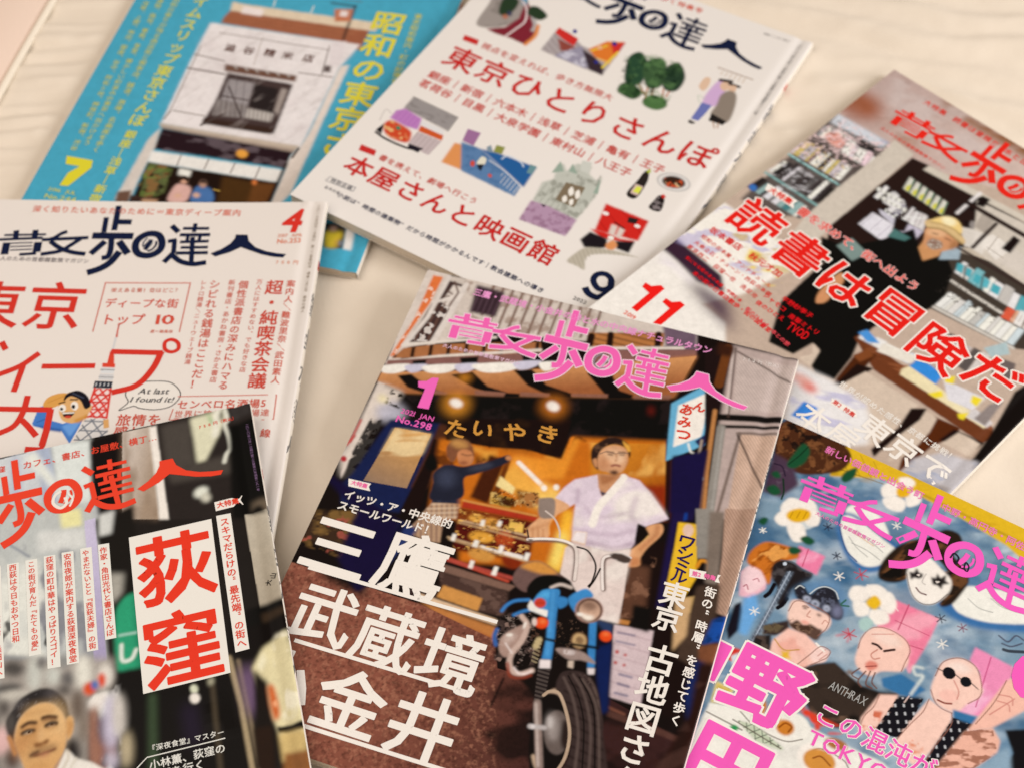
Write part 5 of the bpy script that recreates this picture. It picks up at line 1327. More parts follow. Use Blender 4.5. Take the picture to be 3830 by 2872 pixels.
TYPE_4="""
L masthead #1a2038 0 1
q masthead_mark #3a3e50 .8 2 1 1095,-264 1078,-297 1082,-326 1101,-297 1117,-277
q masthead_mark #9a9690 .6 2 1 1132,-296 1122,-325
t tagline #dc7a64 .015 .92 1 "深く知りたいあなたのために＝東京ディープ案内" 401,-67 1584,-75
l issue_number #d8362a .03 15.5 1 .16 "4" 1853,-132 1968,-133
l issue_date #e08a6c .01 2.2 1 "2017  APR" 1848,-239 1990,-236
l issue_date #e0805f .02 3.2 1 "No.253" 1851,-279 1986,-271
t price #e0906f .01 .95 1 "700円" 1879,-425 1978,-425
t subtitle #857a76 .012 .95 1 "人のための首都圏散策マガジン" 289,-434 773,-438
t headline #d2372a .012 .98 1 "東京" 318,-761 669,-755
q headline #d2372a 3.3 1 1 656,-1079 571,-1169 460,-1235
q headline #d2372a 3.3 1 587,-1165 578,-1338
q headline #d2372a 3.3 1 690,-1165 980,-1148
q headline #d2372a 3.3 1 1049,-1052 1331,-1049
q headline #d2372a 3.5 2 1 1325,-1041 1297,-1157 1230,-1265 1107,-1316
k headline #d2372a 2.2 1 1366,-960 1404,-980 1413,-1021 1381,-1042 1342,-1026 1333,-979
q headline #d2372a 3.3 1 429,-1014 466,-1065
q headline #d2372a 3.3 1 516,-1449 811,-1440
q headline #d2372a 3.6 2 0 804,-1436 813,-1571 812,-1663 811,-1692 728,-1694
q headline #d2372a 3.3 2 1 661,-1357 661,-1462 634,-1552 565,-1604
q headline #d2372a 3.3 1 1 665,-1511 708,-1548 768,-1608
q box_rule #cf5a45 .55 1 918,-925 918,-587
q box_rule #cf5a45 .55 2 915,-587 1403,-575
q box_rule #cf5a45 .55 1 1400,-575 1399,-909
t box_text #cf6a54 .012 .92 1 "栄えある第1位はどこ？" 977,-636 1338,-626
t box_text #d2503c .012 .95 1 "ディープな街" 976,-725 1327,-718
t box_text #d2503c .012 .98 1 "トップ" 986,-838 1150,-831
l box_text #d2503c .02 6.2 1 "10" 1254,-829 1356,-826
t box_text #d87a64 .01 .92 1 "選＝編集部" 1248,-909 1351,-907
t side_text #d0604c .014 .95 1 "案内人／難波里奈／武田素人" 1971,-571 1976,-1204
t side_text #cc4634 .016 1 1 "超・純喫茶会議" 1881,-597 1879,-1212
t side_text #d47260 .01 .92 1 "万人にはすすめない、でも好きな店" 1792,-560 1789,-1144
t side_text #cf5642 .012 .96 1 "個性派書店の深みにハマる" 1704,-581 1700,-1246
t side_text #d47260 .01 .92 1 "新刊書店・あかね書房・さかえ書店" 1636,-567 1640,-1212
t side_text #cf5642 .012 .96 1 "シビれる銭湯はここだ！" 1540,-581 1548,-1244
t side_text #d47260 .01 .92 1 "レトロ銭湯／ニューウェーブ銭湯" 1475,-570 1480,-1103
q box_rule #cf6a58 .5 1 1468,-1325 1998,-1296
q box_rule #cf6a58 .5 2 1996,-1294 2002,-1448
q box_rule #cf6a58 .5 1 1940,-1455 2003,-1446
q box_rule #cf6a58 .5 1 1458,-1404 1448,-1475
q box_rule #cf6a58 .5 1 1446,-1473 1569,-1466
t box_text/2 #cf5642 .014 .95 1 "センベロ名酒場5" 1504,-1375 1950,-1351
t box_text/2 #d47260 .01 .92 1 "世界に誇る横丁酒場達" 1493,-1434 1951,-1409
t side_text/2 #cf5642 .014 .95 1 "旅情を" 1208,-1485 1371,-1476
t side_text/2 #cf5642 .014 .95 1 "感じる" 1207,-1559 1371,-1552
t side_text/3 #cf5642 .014 5.5 1 "線" 1973,-1535
k bubble_outline #4a4644 .5 1 1185,-1327 1190,-1277 1242,-1245 1324,-1233 1410,-1238 1469,-1286 1478,-1335 1439,-1390 1360,-1413 1275,-1407 1241,-1396 1169,-1427 1208,-1374
l bubble_text #3c3a3c .01 3.6 1 .25 "At last" 1249,-1300 1412,-1294
l bubble_text #3c3a3c .01 3.4 1 .25 "I found it!" 1216,-1355 1445,-1346
t spine_note #a8957e .006 .95 1 "二〇一七年四月一日発行　第二二巻第四号　通巻二五三号　散歩の達人" 2059,-36 2062,-755
"""
magazine(4,'white magazine with navy title, red headline, red number 4 and a cartoon boy','#e7d8c8',(4,210,-284,0),0.42,ART_4,TYPE_4,[("散歩の達人",-70,-160,.7)],'6a6660')
# ------------------------------------------------------------ magazine with a man in white standing behind a blue motorcycle, pink title above him
ART_6="""
p #d3c2b1 .3 -20,-4 124,5 113,-314 51,-764 49,-1412 35,-1377
p #cdbcab .5 74,-10 1014,38 1535,45 1569,-85 1034,-204 504,-303 235,-451 57,-549 76,-214
h #6b4d3e 1.5 5.6 0 .3 .9 361,7 1014,38 1028,-184 536,-293 382,-209
n #8a6a58 5 .5 .2 0 0 1 3 .6 222,-12 1014,38 1028,-184 504,-303 262,-377
p #3b2a2e .6 299,-23 464,-29 470,-204 320,-212
h #6a5058 .5 3 0 .2 .7 299,-23 464,-29 470,-204 320,-212
p #d9703a .4 42,-29 100,-26 92,-220 53,-442 34,-615 10,-617 48,-333
n #e9cdb8 3 .55 .1 0 0 1 2 .8 42,-29 100,-26 92,-220 53,-442 34,-615 10,-617 48,-333
p #43302c .4 131,-39 225,-45 203,-461 67,-503
p #d8c8b8 .3 175,-60 240,-63 229,-234 150,-191
h #6b4a3c 1 3.4 0 .2 .8 109,-204 203,-164 203,-461 63,-493
n #e0d2c4 3.5 .52 .1 0 30 1 9 .8 109,-204 203,-164 203,-461 63,-493
s #d9cabb 2.6 .2 1 132,-16 113,-314 58,-527
s #d9cabb 3.2 .2 1 241,-40 219,-281 194,-496
s #d9cabb 2 .2 1 109,-204 214,-144
s #5a3f34 1 .2 1 172,-38 218,-104 201,-209
s #5a3f34 1 .2 1 157,-111 189,-124
s #5a3f34 .9 .2 1 146,-157 177,-141
p #a5683f .5 61,-548 209,-475 755,-289 791,-374 271,-547 25,-629
h #2b1a14 2 9.5 12 .3 1 61,-548 209,-475 755,-289 788,-364 269,-542 24,-624
s #e0d0be 1.6 .2 1 49,-528 204,-463 514,-332
p #b0703e .5 984,-155 1384,-35 1395,-137 1006,-255
h #2a1a16 1 3.6 90 .4 .6 984,-155 1384,-35 1395,-137 1006,-255
s #241713 4 .4 1 1006,-170 1014,-253
s #241713 3.5 .4 1 1103,-130 1121,-220
s #241713 3.5 .4 1 1350,-55 1367,-146
p #6b5560 .8 1357,0 1543,14 1574,-105 1411,-133
s #dccbb9 2 .3 1 11,-660 268,-540 771,-340
s #dccbb9 2 .3 1 1006,-255 1499,-106
p #84594f .4 6,-648 271,-547 776,-355 800,-429 286,-590 12,-686
p #84594f .4 1017,-262 1571,-95 1586,-153 1041,-339
p #181112 .3 135,-611 207,-580 212,-617 154,-639
p #181112 .3 373,-517 468,-480 475,-528 397,-555
p #181112 .3 684,-395 785,-355 796,-415 710,-447
p #c07a44 1 7,-730 810,-458 1581,-134 1532,-422 176,-814 8,-788
g #c98a55 #9a5a34 346,-609 397,-749 7,-730 810,-458 1581,-134 1532,-422 176,-814 8,-788
p #19110f .5 94,-724 161,-693 251,-733 347,-755 289,-788 172,-779
p #19110f .5 364,-634 468,-581 577,-645 692,-651 756,-636 756,-661 670,-688 510,-677
p #19110f .5 673,-506 766,-471 872,-543 1013,-555 1021,-583 927,-608 779,-577
p #19110f .5 1053,-409 1165,-354 1248,-462 1326,-469 1325,-495 1209,-530
o #ece2d4 .3 1 -1,-687 126,-635 124,-678 69,-718 8,-727
o #c8bfc8 .3 1 110,-652 219,-608 204,-655 154,-686
o #ece2d4 .3 1 208,-622 380,-558 357,-614 290,-649 226,-654
o #c8bfc8 .3 1 364,-567 483,-520 461,-575 407,-606
o #ece2d4 .3 1 464,-531 709,-442 669,-507 565,-558 488,-564
o #c8bfc8 .3 1 661,-457 797,-404 767,-460 700,-495
o #ece2d4 .3 1 792,-418 898,-383 873,-438 828,-462
p #8c5c48 .4 301,-750 387,-747 384,-762 287,-784
p #8c5c48 .4 519,-688 680,-653 678,-683 530,-717
p #8c5c48 .4 753,-626 905,-589 905,-615 761,-652
p #8c5c48 .4 1014,-555 1198,-503 1201,-526 1020,-572
p #8c5c48 .4 1334,-467 1520,-410 1514,-448 1333,-493
p #15100f 1 166,-832 1528,-438 1577,-712 1101,-839 1029,-743 417,-947 328,-894 192,-855
n #2a201e 8 .5 .2 0 0 1 5 .6 166,-832 1528,-438 1577,-712 1101,-839 417,-947
p #d8c6b4 1.5 19,-795 159,-814 146,-942 74,-1046 46,-1403 -1,-1291
o #b9b2b8 2 .9 70,-925 141,-882 223,-938 171,-1005 83,-1003
n #2c2620 4 .42 .12 .2 0 1 4 1 97,-813 181,-828 182,-920 90,-908
n #37322e 4 .36 .12 .2 40 1 8 1 56,-1022 121,-1011 128,-1376 64,-1407 42,-1267
s #b83a34 1.4 .3 .8 13,-1045 9,-1188
s #b83a34 1.4 .3 .8 18,-1145 1,-1211
e #a82a30 .4 1 17,-1295 32,-1290 24,-1312
p #1d2344 .6 158,-994 419,-941 425,-1154 406,-1505 105,-1548 63,-1446 95,-1358
g #d3974f #8d7058 323,-1017 250,-1385 200,-1035 394,-1014 388,-1360 162,-1385
n #e8cb95 9 .5 .15 1 20 2.5 3 .8 200,-1035 394,-1014 392,-1203 189,-1229
p #4a2a1c .8 415,-942 466,-941 489,-1327 407,-1353
p #20150f .5 425,-1154 416,-1038 468,-1041 495,-1476 406,-1505
p #c56a1c 1 446,-1028 889,-936 1084,-943 1100,-810 1580,-691 1692,-1132 552,-1495
n #f0b24a 16 .45 .25 1 20 1.4 3 .9 600,-1028 1120,-873 1173,-1201 788,-1230
n #4c2410 10 .52 .15 .6 10 1 6 .85 438,-1051 1014,-1062 1097,-1319 552,-1495
p #20140f .5 442,-898 1062,-712 1089,-959 904,-955 708,-998 479,-1022
n #3c2616 10 .5 .3 1 0 1 3 .6 442,-898 1062,-712 1089,-959 708,-998 479,-1022
s #20140c .8 .2 .8 678,-863 708,-998
s #20140c .8 .2 .8 870,-802 899,-952
s #fff3d2 2.4 .4 1 882,-1041 1054,-1140
e #fff6de .8 1 1055,-1143 1075,-1136 1061,-1162
e #ffeec8 1 1 1111,-1122 1130,-1116 1117,-1139
s #f0a040 7 3 .5 882,-1041 1054,-1140
s #fff3d2 2 .3 1 886,-1042 1046,-1136
s #dd7a24 3 .4 1 1105,-823 1112,-1059
s #2a140a 5 .5 1 1133,-820 1140,-1070
s #4a2410 3 .4 1 1162,-820 1172,-1041
g #d98a2a #9c4a12 1185,-813 1661,-1049 1171,-822 1580,-706 1689,-1133 1318,-1249
n #f0b860 10 .5 .2 1 90 2 3 .6 1171,-822 1580,-706 1622,-891 1244,-1008
p #8c2c14 1.5 1529,-977 1640,-943 1692,-1132 1611,-1157
s #2a140a 3 .5 1 1580,-691 1694,-1132
e #e8952e 3 .7 454,-798 516,-778 478,-867
e #fff4d6 .6 1 453,-795 488,-794 459,-822
e #d87a24 3 .7 948,-662 1006,-644 967,-722
e #fff4d6 .6 1 945,-660 980,-661 950,-690
e #dd8a2a 2 1 442,-631 469,-622 449,-652
e #ecd9a8 1.5 1 72,-885 98,-885 82,-911
e #7a2018 1.5 .8 1442,-535 1452,-532 1449,-563
o #6e4434 .6 1 520,-1113 505,-1049 557,-1002 623,-1021 648,-1081 639,-1114 577,-1085 549,-1123
n #c08a50 4 .5 .2 .4 0 1 2 .7 520,-1113 505,-1049 557,-1002 623,-1021 617,-1052
o #b27a56 .5 1 567,-1078 618,-1057 651,-1090 645,-1131 598,-1142
s #5a3a2c .8 .2 .9 584,-1078 640,-1069
p #2a2a38 .5 517,-1187 562,-1158 652,-1153 769,-1077 812,-1019 831,-1027 788,-1109 687,-1205 674,-1285 692,-1360 539,-1406 513,-1290
n #454656 4 .5 .2 .4 0 1 2 .6 517,-1187 562,-1158 652,-1153 687,-1205 692,-1360 539,-1406
e #1a120e .6 1 465,-1194 497,-1189 475,-1220
p #b6906e .5 541,-1400 692,-1360 699,-1447 504,-1502
h #6a4a44 .8 2.6 20 .2 .8 541,-1400 692,-1360 699,-1447 504,-1502
h #e2c8a8 .8 2.6 110 .2 .6 541,-1400 692,-1360 699,-1447 504,-1502
p #d9b06a .6 815,-1139 909,-1172 896,-1233 822,-1209
p #c79a4c .6 801,-1244 923,-1262 920,-1329 810,-1317
p #c4681c 1 606,-1173 852,-995 1091,-959 1118,-811 1198,-812 1406,-1499 1195,-1566 785,-1674
p #e08a2c 1 846,-1010 1092,-963 1108,-816 1139,-815 1125,-1067 980,-1106 835,-1080
p #e6a444 1.4 805,-1142 871,-1051 1058,-1139 1119,-1101 1126,-1195 1048,-1246 820,-1202
e #f2c060 2 .9 1079,-1204 1160,-1178 1097,-1262
p #45210f .6 722,-1040 814,-1043 811,-1322 711,-1311
p #6a3414 .5 814,-1043 841,-1045 844,-1304 811,-1322
p #ecd08a .4 818,-1144 910,-1187 910,-1229 815,-1204
p #c0903c .5 802,-1247 927,-1252 924,-1311 819,-1313
p #46280f .6 840,-1261 949,-1251 943,-1298 868,-1309
p #8a5420 .6 918,-1191 1031,-1193 1033,-1269 957,-1275
o #a86e3a .5 1 968,-1239 986,-1195 1029,-1187 1056,-1237 1023,-1273 987,-1265
n #e0bc78 2.2 .52 .3 .4 0 1 3 .6 800,-1241 1037,-1178 1055,-1269 819,-1313
n #3a1c0c 1.8 .56 .15 .3 0 1 9 .8 800,-1241 1037,-1178 1055,-1269 819,-1313
s #fff3d2 2.4 .3 1 881,-1040 1047,-1139
s #f0a040 6 2.4 .5 881,-1040 1047,-1139
s #fff8e4 1.8 .2 1 884,-1042 1044,-1137
e #f4b050 1.6 .8 1052,-1145 1080,-1137 1062,-1177
e #fff4d8 .5 1 1052,-1145 1066,-1141 1057,-1162
e #fff0d0 .5 1 1109,-1122 1123,-1118 1114,-1139
p #a83420 .5 685,-1333 1073,-1305 1072,-1346 691,-1380
s #d8a050 .9 .2 .9 684,-1337 1068,-1309
p #54190e .6 681,-1383 1074,-1343 1110,-1569 732,-1618
p #7c3a18 .5 683,-1389 898,-1364 897,-1427 695,-1455
e #d99a40 .6 1 784,-1416 823,-1411 787,-1437
e #cf8c3a .6 1 867,-1421 911,-1418 873,-1454
p #e4b454 .4 949,-1378 1019,-1375 1029,-1425 953,-1428
e #de9c3a .6 1 842,-1508 905,-1499 847,-1538
e #a84420 .6 1 957,-1489 1005,-1486 969,-1541
e #cb8c40 .6 1 875,-1602 942,-1596 881,-1637
e #7c2a14 .8 1 1027,-1584 1080,-1579 1037,-1629
s #d8b488 .9 .2 .9 710,-1450 1053,-1430
s #d8b488 .9 .2 .9 683,-1559 1080,-1561
s #ece0d0 1.6 .3 1 859,-1558 943,-1562
s #ece0d0 1.6 .3 1 977,-1557 1072,-1554
s #c04a34 1.6 .3 .9 718,-1672 1044,-1699
n #e8b058 1.6 .56 .25 .3 15 1.6 5 .8 683,-1389 1060,-1350 1096,-1561 728,-1607
n #2a0c06 2 .56 .25 .3 15 1.6 12 .6 683,-1389 1060,-1350 1096,-1561 728,-1607
o #7c4c32 .5 1 524,-1113 499,-1061 533,-1002 596,-1000 632,-1045 624,-1064 568,-1068 567,-1122 548,-1142
e #c8904e 1 .8 553,-1027 600,-1022 562,-1052
o #c47e50 .5 1 565,-1087 580,-1053 625,-1051 648,-1087 639,-1132 598,-1136
c #5a3a2a .6 .2 .9 584,-1081 610,-1082 636,-1071
e #8a4a30 .6 .8 613,-1129 639,-1123 617,-1141
o #25252f .5 1 487,-1232 525,-1173 600,-1157 649,-1133 734,-1082 806,-1019 830,-1024 832,-1050 785,-1098 692,-1174 646,-1216 673,-1324 529,-1384 508,-1297
e #3f4252 2 .8 561,-1240 609,-1231 575,-1295
e #43434f 1.2 .7 703,-1126 759,-1091 711,-1142
e #c08052 .5 1 823,-1030 839,-1029 826,-1044
e #140e0c .8 1 458,-1179 489,-1174 471,-1228
p #b6906e .5 516,-1490 629,-1481 656,-1601 595,-1612 474,-1597
h #6a4a44 .8 2.6 20 .2 .8 516,-1490 629,-1481 656,-1601 595,-1612 474,-1597
p #2a3560 .8 423,-1549 527,-1561 434,-1874 388,-1943 365,-1924
p #14142a .6 342,-1949 378,-1730 423,-1549 459,-1556 447,-1887 414,-1987 365,-1986
s #c9a070 1 .2 .8 713,-1463 1084,-1454
s #c9a070 1 .2 .8 693,-1567 1121,-1568
s #b0483a 2 .3 .9 701,-1678 1062,-1677
p #eadfce .2 701,-1532 720,-1530 723,-1571 701,-1570
p #eadfce .2 815,-1531 839,-1531 840,-1570 814,-1570
p #eadfce .2 945,-1521 967,-1520 968,-1565 946,-1566
p #eadfce .2 1078,-1521 1101,-1519 1102,-1564 1078,-1564
p #eadfce .2 834,-1645 854,-1644 857,-1688 835,-1688
p #eadfce .2 957,-1639 977,-1640 979,-1690 954,-1689
p #eadfce .2 892,-1391 913,-1391 913,-1426 892,-1425
p #eadfce .2 810,-1413 830,-1411 832,-1448 812,-1447
p #e6d8c8 .3 978,-1547 1073,-1543 1071,-1562 980,-1564
p #7c5c4c .4 695,-1707 1089,-1712 1066,-1750 711,-1751
p #4a352d .6 711,-1751 1063,-1751 1092,-1885 954,-1895 769,-1887
n #6a5044 4 .5 .15 .3 0 1.5 3 .7 711,-1751 1063,-1751 1092,-1885 769,-1887
p #3a2a26 .8 553,-1888 753,-1821 747,-1894 648,-1927
p #c98a46 .4 753,-1816 958,-1825 958,-1896 743,-1886
p #b8743c .6 665,-1930 1075,-1950 1089,-2014 849,-1999
p #a0552c .8 541,-1962 844,-1983 1087,-2006 1119,-2146 885,-2097
s #d9b48e 3.2 .3 1 666,-1910 1066,-1924
g #864e3c #3a2320 620,-2228 1547,-2251 -321,-1925 688,-1948 1089,-2014 1143,-2147 1365,-2148 1675,-2130 2093,-2234 2148,-2443 212,-3084
n #b0765a 1.6 .48 .3 .3 0 1 3 .5 -321,-1925 688,-1948 1089,-2014 1158,-2215 1327,-2708 212,-3084
n #3a2019 1.3 .5 .3 .2 0 1 7 .55 -321,-1925 688,-1948 1089,-2014 1143,-2147 1672,-2171 2148,-2443 212,-3084
n #1c1110 14 .42 .2 2 20 1.5 5 .85 1064,-2164 1377,-2185 1686,-2166 2093,-2234 2148,-2443 1196,-2752
p #1a0f0e 2 102,-1903 391,-1888 420,-2002 196,-1971
p #3b2a1e 1 -247,-1713 233,-1555 281,-1817 -46,-1787
n #7a5a30 5 .5 .2 .4 20 1.5 2 .9 -221,-1676 270,-1543 305,-1836 -29,-1828
n #a05040 4 .6 .1 .4 20 1.5 12 .8 -221,-1676 270,-1543 305,-1836 -29,-1828
p #1c1430 1 -144,-1360 423,-1549 440,-1890 365,-1986 208,-1841 196,-1567
p #1f1512 1 1531,-1321 1836,-1227 2108,-2151 1851,-2122 1787,-1732 1603,-1730
p #5a3a2a 1 1555,-1431 1684,-1417 1732,-1698 1617,-1726
n #8a6048 5 .5 .2 .5 0 1 3 .7 1536,-1365 1699,-1359 1741,-1729 1617,-1726
p #cdb4b0 .3 1601,-1763 1790,-1739 1834,-2126 1671,-2123
h #a88c8c .5 6.4 90 .2 .8 1601,-1763 1790,-1739 1834,-2126 1671,-2123
s #4a4a6a .9 .3 .7 1630,-1798 1712,-1789
s #4a4a6a .9 .3 .7 1636,-1843 1725,-1837
e #b03a34 .3 .9 1655,-1895 1664,-1892 1658,-1905
e #b03a34 .3 .9 1696,-1899 1704,-1896 1698,-1906
e #b03a34 .3 .9 1663,-1950 1672,-1947 1666,-1958
e #b03a34 .3 .9 1705,-1950 1713,-1947 1707,-1957
s #4a4a6a 1.2 .3 .7 1697,-2001 1756,-1999
s #4a4a6a 1.2 .3 .7 1703,-2048 1756,-2048
s #4a4a6a 1.2 .3 .7 1703,-2097 1761,-2094
p #b9783c .5 1610,-1728 1670,-1722 1669,-1747 1610,-1754
p #191110 .6 1660,-1635 1749,-1624 1770,-1754 1679,-1753
s #7a4a38 1.5 .3 .8 1688,-2174 1773,-2186
s #5a3a30 3 .5 .8 1697,-2203 2064,-2226
p #f0ae34 1.5 1185,-1229 1239,-1238 1268,-1378 1274,-1585 1201,-1564 1207,-1442
p #fbe07a 2 1203,-1360 1240,-1368 1250,-1561 1219,-1552
p #d9c4c8 .4 1186,-1048 1245,-1014 1288,-987 1345,-1099 1398,-989 1411,-953 1498,-957 1570,-1010 1699,-1128 1603,-1206 1556,-1196 1572,-1308 1565,-1342 1472,-1393 1341,-1403 1277,-1394 1250,-1287 1229,-1182 1207,-1210 1122,-1183 1149,-1107
n #efe4e2 14 .5 .2 1 40 1.6 3 .8 1186,-1048 1288,-987 1345,-1099 1411,-953 1570,-1010 1699,-1128 1603,-1206 1572,-1308 1341,-1403 1277,-1394 1229,-1182
s #b39aa4 2 .8 .7 1219,-1099 1236,-1173
s #b39aa4 2.5 1 .6 1510,-1061 1512,-1165 1543,-1195
c #b39aa4 2 .8 .5 1280,-1186 1331,-1222 1391,-1216 1483,-1162
c #b39aa4 2.5 .8 .5 1265,-1321 1359,-1317 1466,-1296 1546,-1245
c #a88e98 3 .8 .6 1286,-1391 1377,-1375 1488,-1372 1561,-1318
c #f4ebe8 4 .5 1 1417,-964 1392,-1045 1347,-1165 1345,-1270
p #c58b60 .4 1286,-984 1403,-955 1373,-1031 1346,-1102 1312,-1056
p #a86c44 .8 1295,-988 1396,-963 1360,-1015 1324,-1039
p #2c3448 .4 1325,-1076 1361,-1078 1346,-1102
p #deb896 .3 1274,-1334 1333,-1322 1345,-1398 1274,-1395
p #e8d8d0 .3 1278,-1336 1332,-1324 1340,-1387 1275,-1388
o #2f201b .5 1 1223,-895 1216,-842 1242,-793 1282,-753 1339,-746 1386,-769 1412,-816 1411,-844 1376,-793 1317,-790 1275,-824 1263,-883 1283,-958 1251,-941
n #6a4a34 5 .5 .2 .4 20 1 3 .7 1216,-842 1242,-793 1282,-753 1339,-746 1386,-769 1317,-790 1259,-870
p #e0a040 .5 1350,-753 1394,-774 1411,-803 1396,-814 1367,-782
o #d0976c .4 1 1258,-877 1274,-823 1323,-792 1377,-796 1404,-839 1411,-884 1400,-935 1367,-962 1326,-958 1283,-951
o #e4b48a 1.2 .8 1284,-856 1324,-816 1380,-826 1391,-884 1340,-907
o #c08458 .5 1 1237,-911 1256,-898 1272,-941 1259,-945
s #4a3024 .9 .2 .9 1292,-843 1328,-838
s #4a3024 .9 .2 .9 1351,-828 1384,-819
s #4a342a .8 .2 1 1304,-856 1327,-853
s #4a342a .8 .2 1 1361,-842 1383,-836
c #8a6a54 .6 .15 .9 1264,-865 1292,-843 1338,-842 1353,-835 1396,-821
c #b07850 1.4 .5 .8 1345,-847 1357,-871 1351,-881
e #b87c54 1.6 .8 1297,-920 1322,-905 1314,-955
e #eac098 1 .8 1368,-864 1383,-859 1373,-883
c #f0b060 .8 .4 .9 1154,-1278 1139,-1335 1157,-1394
c #f0b868 .9 .4 .9 1631,-1251 1605,-1316 1588,-1354
c #8a4a3c 1.2 .3 1 1340,-917 1358,-906 1380,-906
o #4a2c20 .7 1 1337,-955 1365,-936 1386,-946 1369,-966
o #d9a172 .4 1 1123,-1189 1207,-1207 1163,-1269 1137,-1329 1158,-1406 1127,-1423 1063,-1436 1045,-1388 1077,-1322 1112,-1252
s #b87c50 2 .6 .6 1137,-1329 1106,-1358 1055,-1394
s #b87c50 1 .4 .7 1069,-1383 1082,-1424
s #b87c50 1 .4 .7 1094,-1375 1110,-1422
s #b87c50 1 .4 .7 1120,-1373 1133,-1414
o #d79a68 .4 1 1605,-1205 1670,-1168 1689,-1220 1640,-1321 1623,-1387 1630,-1422 1591,-1441 1553,-1443 1544,-1383 1582,-1330 1631,-1251
s #b06e44 2 .8 .7 1658,-1185 1666,-1234 1610,-1334
o #c07a4c .8 .9 1552,-1403 1613,-1384 1627,-1423 1565,-1446
p #dcc6b8 .4 1256,-1439 1280,-1397 1346,-1401 1472,-1393 1564,-1345 1576,-1446 1595,-1570 1611,-1699 1526,-1725 1453,-1627 1276,-1590
n #efe0d6 16 .5 .2 1 60 1.6 3 .7 1256,-1439 1346,-1401 1564,-1345 1595,-1570 1611,-1699 1526,-1725 1276,-1590
c #b89c90 2.5 .8 .6 1364,-1405 1419,-1514 1463,-1624
c #a88a7c 3 1 .6 1515,-1408 1518,-1513 1513,-1608
p #dcc6b8 .4 1288,-1542 1553,-1369 1596,-1568 1619,-1752 1504,-1761 1354,-1627
n #efe0d6 16 .5 .2 1 60 1.6 3 .6 1435,-1531 1553,-1369 1596,-1568 1619,-1752 1504,-1761
p #2c3a58 .6 1504,-1761 1597,-1762 1616,-1903 1553,-1923
p #1b1312 .8 1055,-1895 1132,-1842 1204,-1828 1335,-1772 1530,-1785 1606,-1844 1635,-1926 1700,-2216 1686,-2307 1384,-2404 1363,-2237 1256,-2165 1188,-2124 1115,-2107
p #16101f 1 1540,-1847 1618,-1841 1700,-2216 1653,-2209
p #18224a .8 1550,-1908 1619,-1859 1698,-2195 1668,-2218
n #4a3a34 3 .5 .15 .3 0 1 3 .8 1055,-1895 1132,-1842 1204,-1828 1310,-2076 1188,-2124 1115,-2107
n #8a6e60 3 .62 .1 .3 0 1 12 .9 1055,-1895 1132,-1842 1204,-1828 1310,-2076 1188,-2124 1115,-2107
o #a48474 .5 1 1120,-2055 1110,-1994 1146,-1936 1203,-1890 1222,-1949 1197,-2039 1161,-2083
o #cdb4a4 1 .8 1126,-1980 1159,-1950 1170,-1984 1134,-2014
c #c4a694 2.6 .3 1 1166,-1855 1208,-1893 1209,-1971 1186,-2043 1187,-2097 1214,-2138 1257,-2142 1302,-2108
c #f0d8cc 1 .3 .8 1216,-2120 1248,-2141 1282,-2130 1301,-2110
c #8c3c28 1.6 .4 .8 1182,-2108 1214,-2165 1270,-2156 1303,-2132
c #3a78b0 1.6 .2 1 1068,-1858 1081,-1821 1113,-1787 1174,-1762
c #3a78b0 1.6 .2 1 1129,-1862 1162,-1832 1191,-1814
c #3a5f98 2 .4 1 1077,-1959 1077,-1996 1098,-2035
h #8a7a5c 1 1.9 80 .1 .9 1265,-1949 1299,-1938 1315,-2065 1285,-2075
s #c0a878 3 .3 .9 1285,-1947 1281,-1985
o #6c5149 .4 1 1063,-1685 1078,-1596 1154,-1547 1260,-1578 1299,-1601 1274,-1648 1188,-1698 1134,-1728
o #d08c40 .6 1 1080,-1600 1155,-1549 1261,-1582 1190,-1609 1110,-1608
o #15100f .4 1 1145,-1712 1174,-1632 1258,-1596 1315,-1604 1285,-1658 1252,-1677 1196,-1748
c #c8b4a4 1.6 .2 1 1256,-1667 1294,-1637 1349,-1637
o #438abc .3 1 1188,-1805 1198,-1745 1224,-1691 1293,-1667 1309,-1714 1316,-1778 1295,-1818 1241,-1812
o #57a6dc .8 .7 1208,-1737 1231,-1701 1278,-1686 1264,-1724
p #eadfd8 .3 1178,-1794 1182,-1760 1234,-1790 1281,-1789 1286,-1825 1235,-1818 1189,-1814
e #c9402c .3 1 1230,-1762 1258,-1755 1237,-1788
s #a83020 .8 .2 .8 1210,-1770 1249,-1755
s #1f4a78 1.2 .3 .8 1308,-1700 1349,-1721
o #3a7cb0 .3 1 1294,-1710 1346,-1698 1357,-1732 1324,-1762
p #3a7cb0 .25 1253,-1682 1295,-1670 1351,-1907 1372,-2028 1327,-2039 1315,-1919
p #58a0d4 .8 .6 1265,-1685 1281,-1680 1358,-2015 1339,-2021
p #e0cfc6 .2 1320,-2043 1370,-2030 1381,-2073 1330,-2087
p #2a2220 .3 1326,-2092 1382,-2075 1404,-2237 1359,-2254
h #51463f 1 2 90 .1 .9 1326,-2092 1382,-2075 1404,-2237 1359,-2254
p #7a6258 .3 1365,-2256 1395,-2249 1429,-2389 1407,-2397
p #a89080 .3 1376,-2277 1387,-2273 1418,-2393 1410,-2395
p #3a7cb0 .25 1485,-1786 1519,-1775 1577,-2006 1545,-2015
p #e0cfc6 .2 1546,-2016 1579,-2008 1585,-2038 1557,-2047
o #3f84b8 .3 1 1353,-1705 1373,-1660 1421,-1621 1464,-1651 1422,-1707 1408,-1758
e #9a7464 .3 1 1466,-1727 1533,-1710 1482,-1793
e #3a2620 .3 1 1469,-1726 1526,-1712 1483,-1784
e #c9a084 .5 1 1469,-1727 1519,-1715 1481,-1778
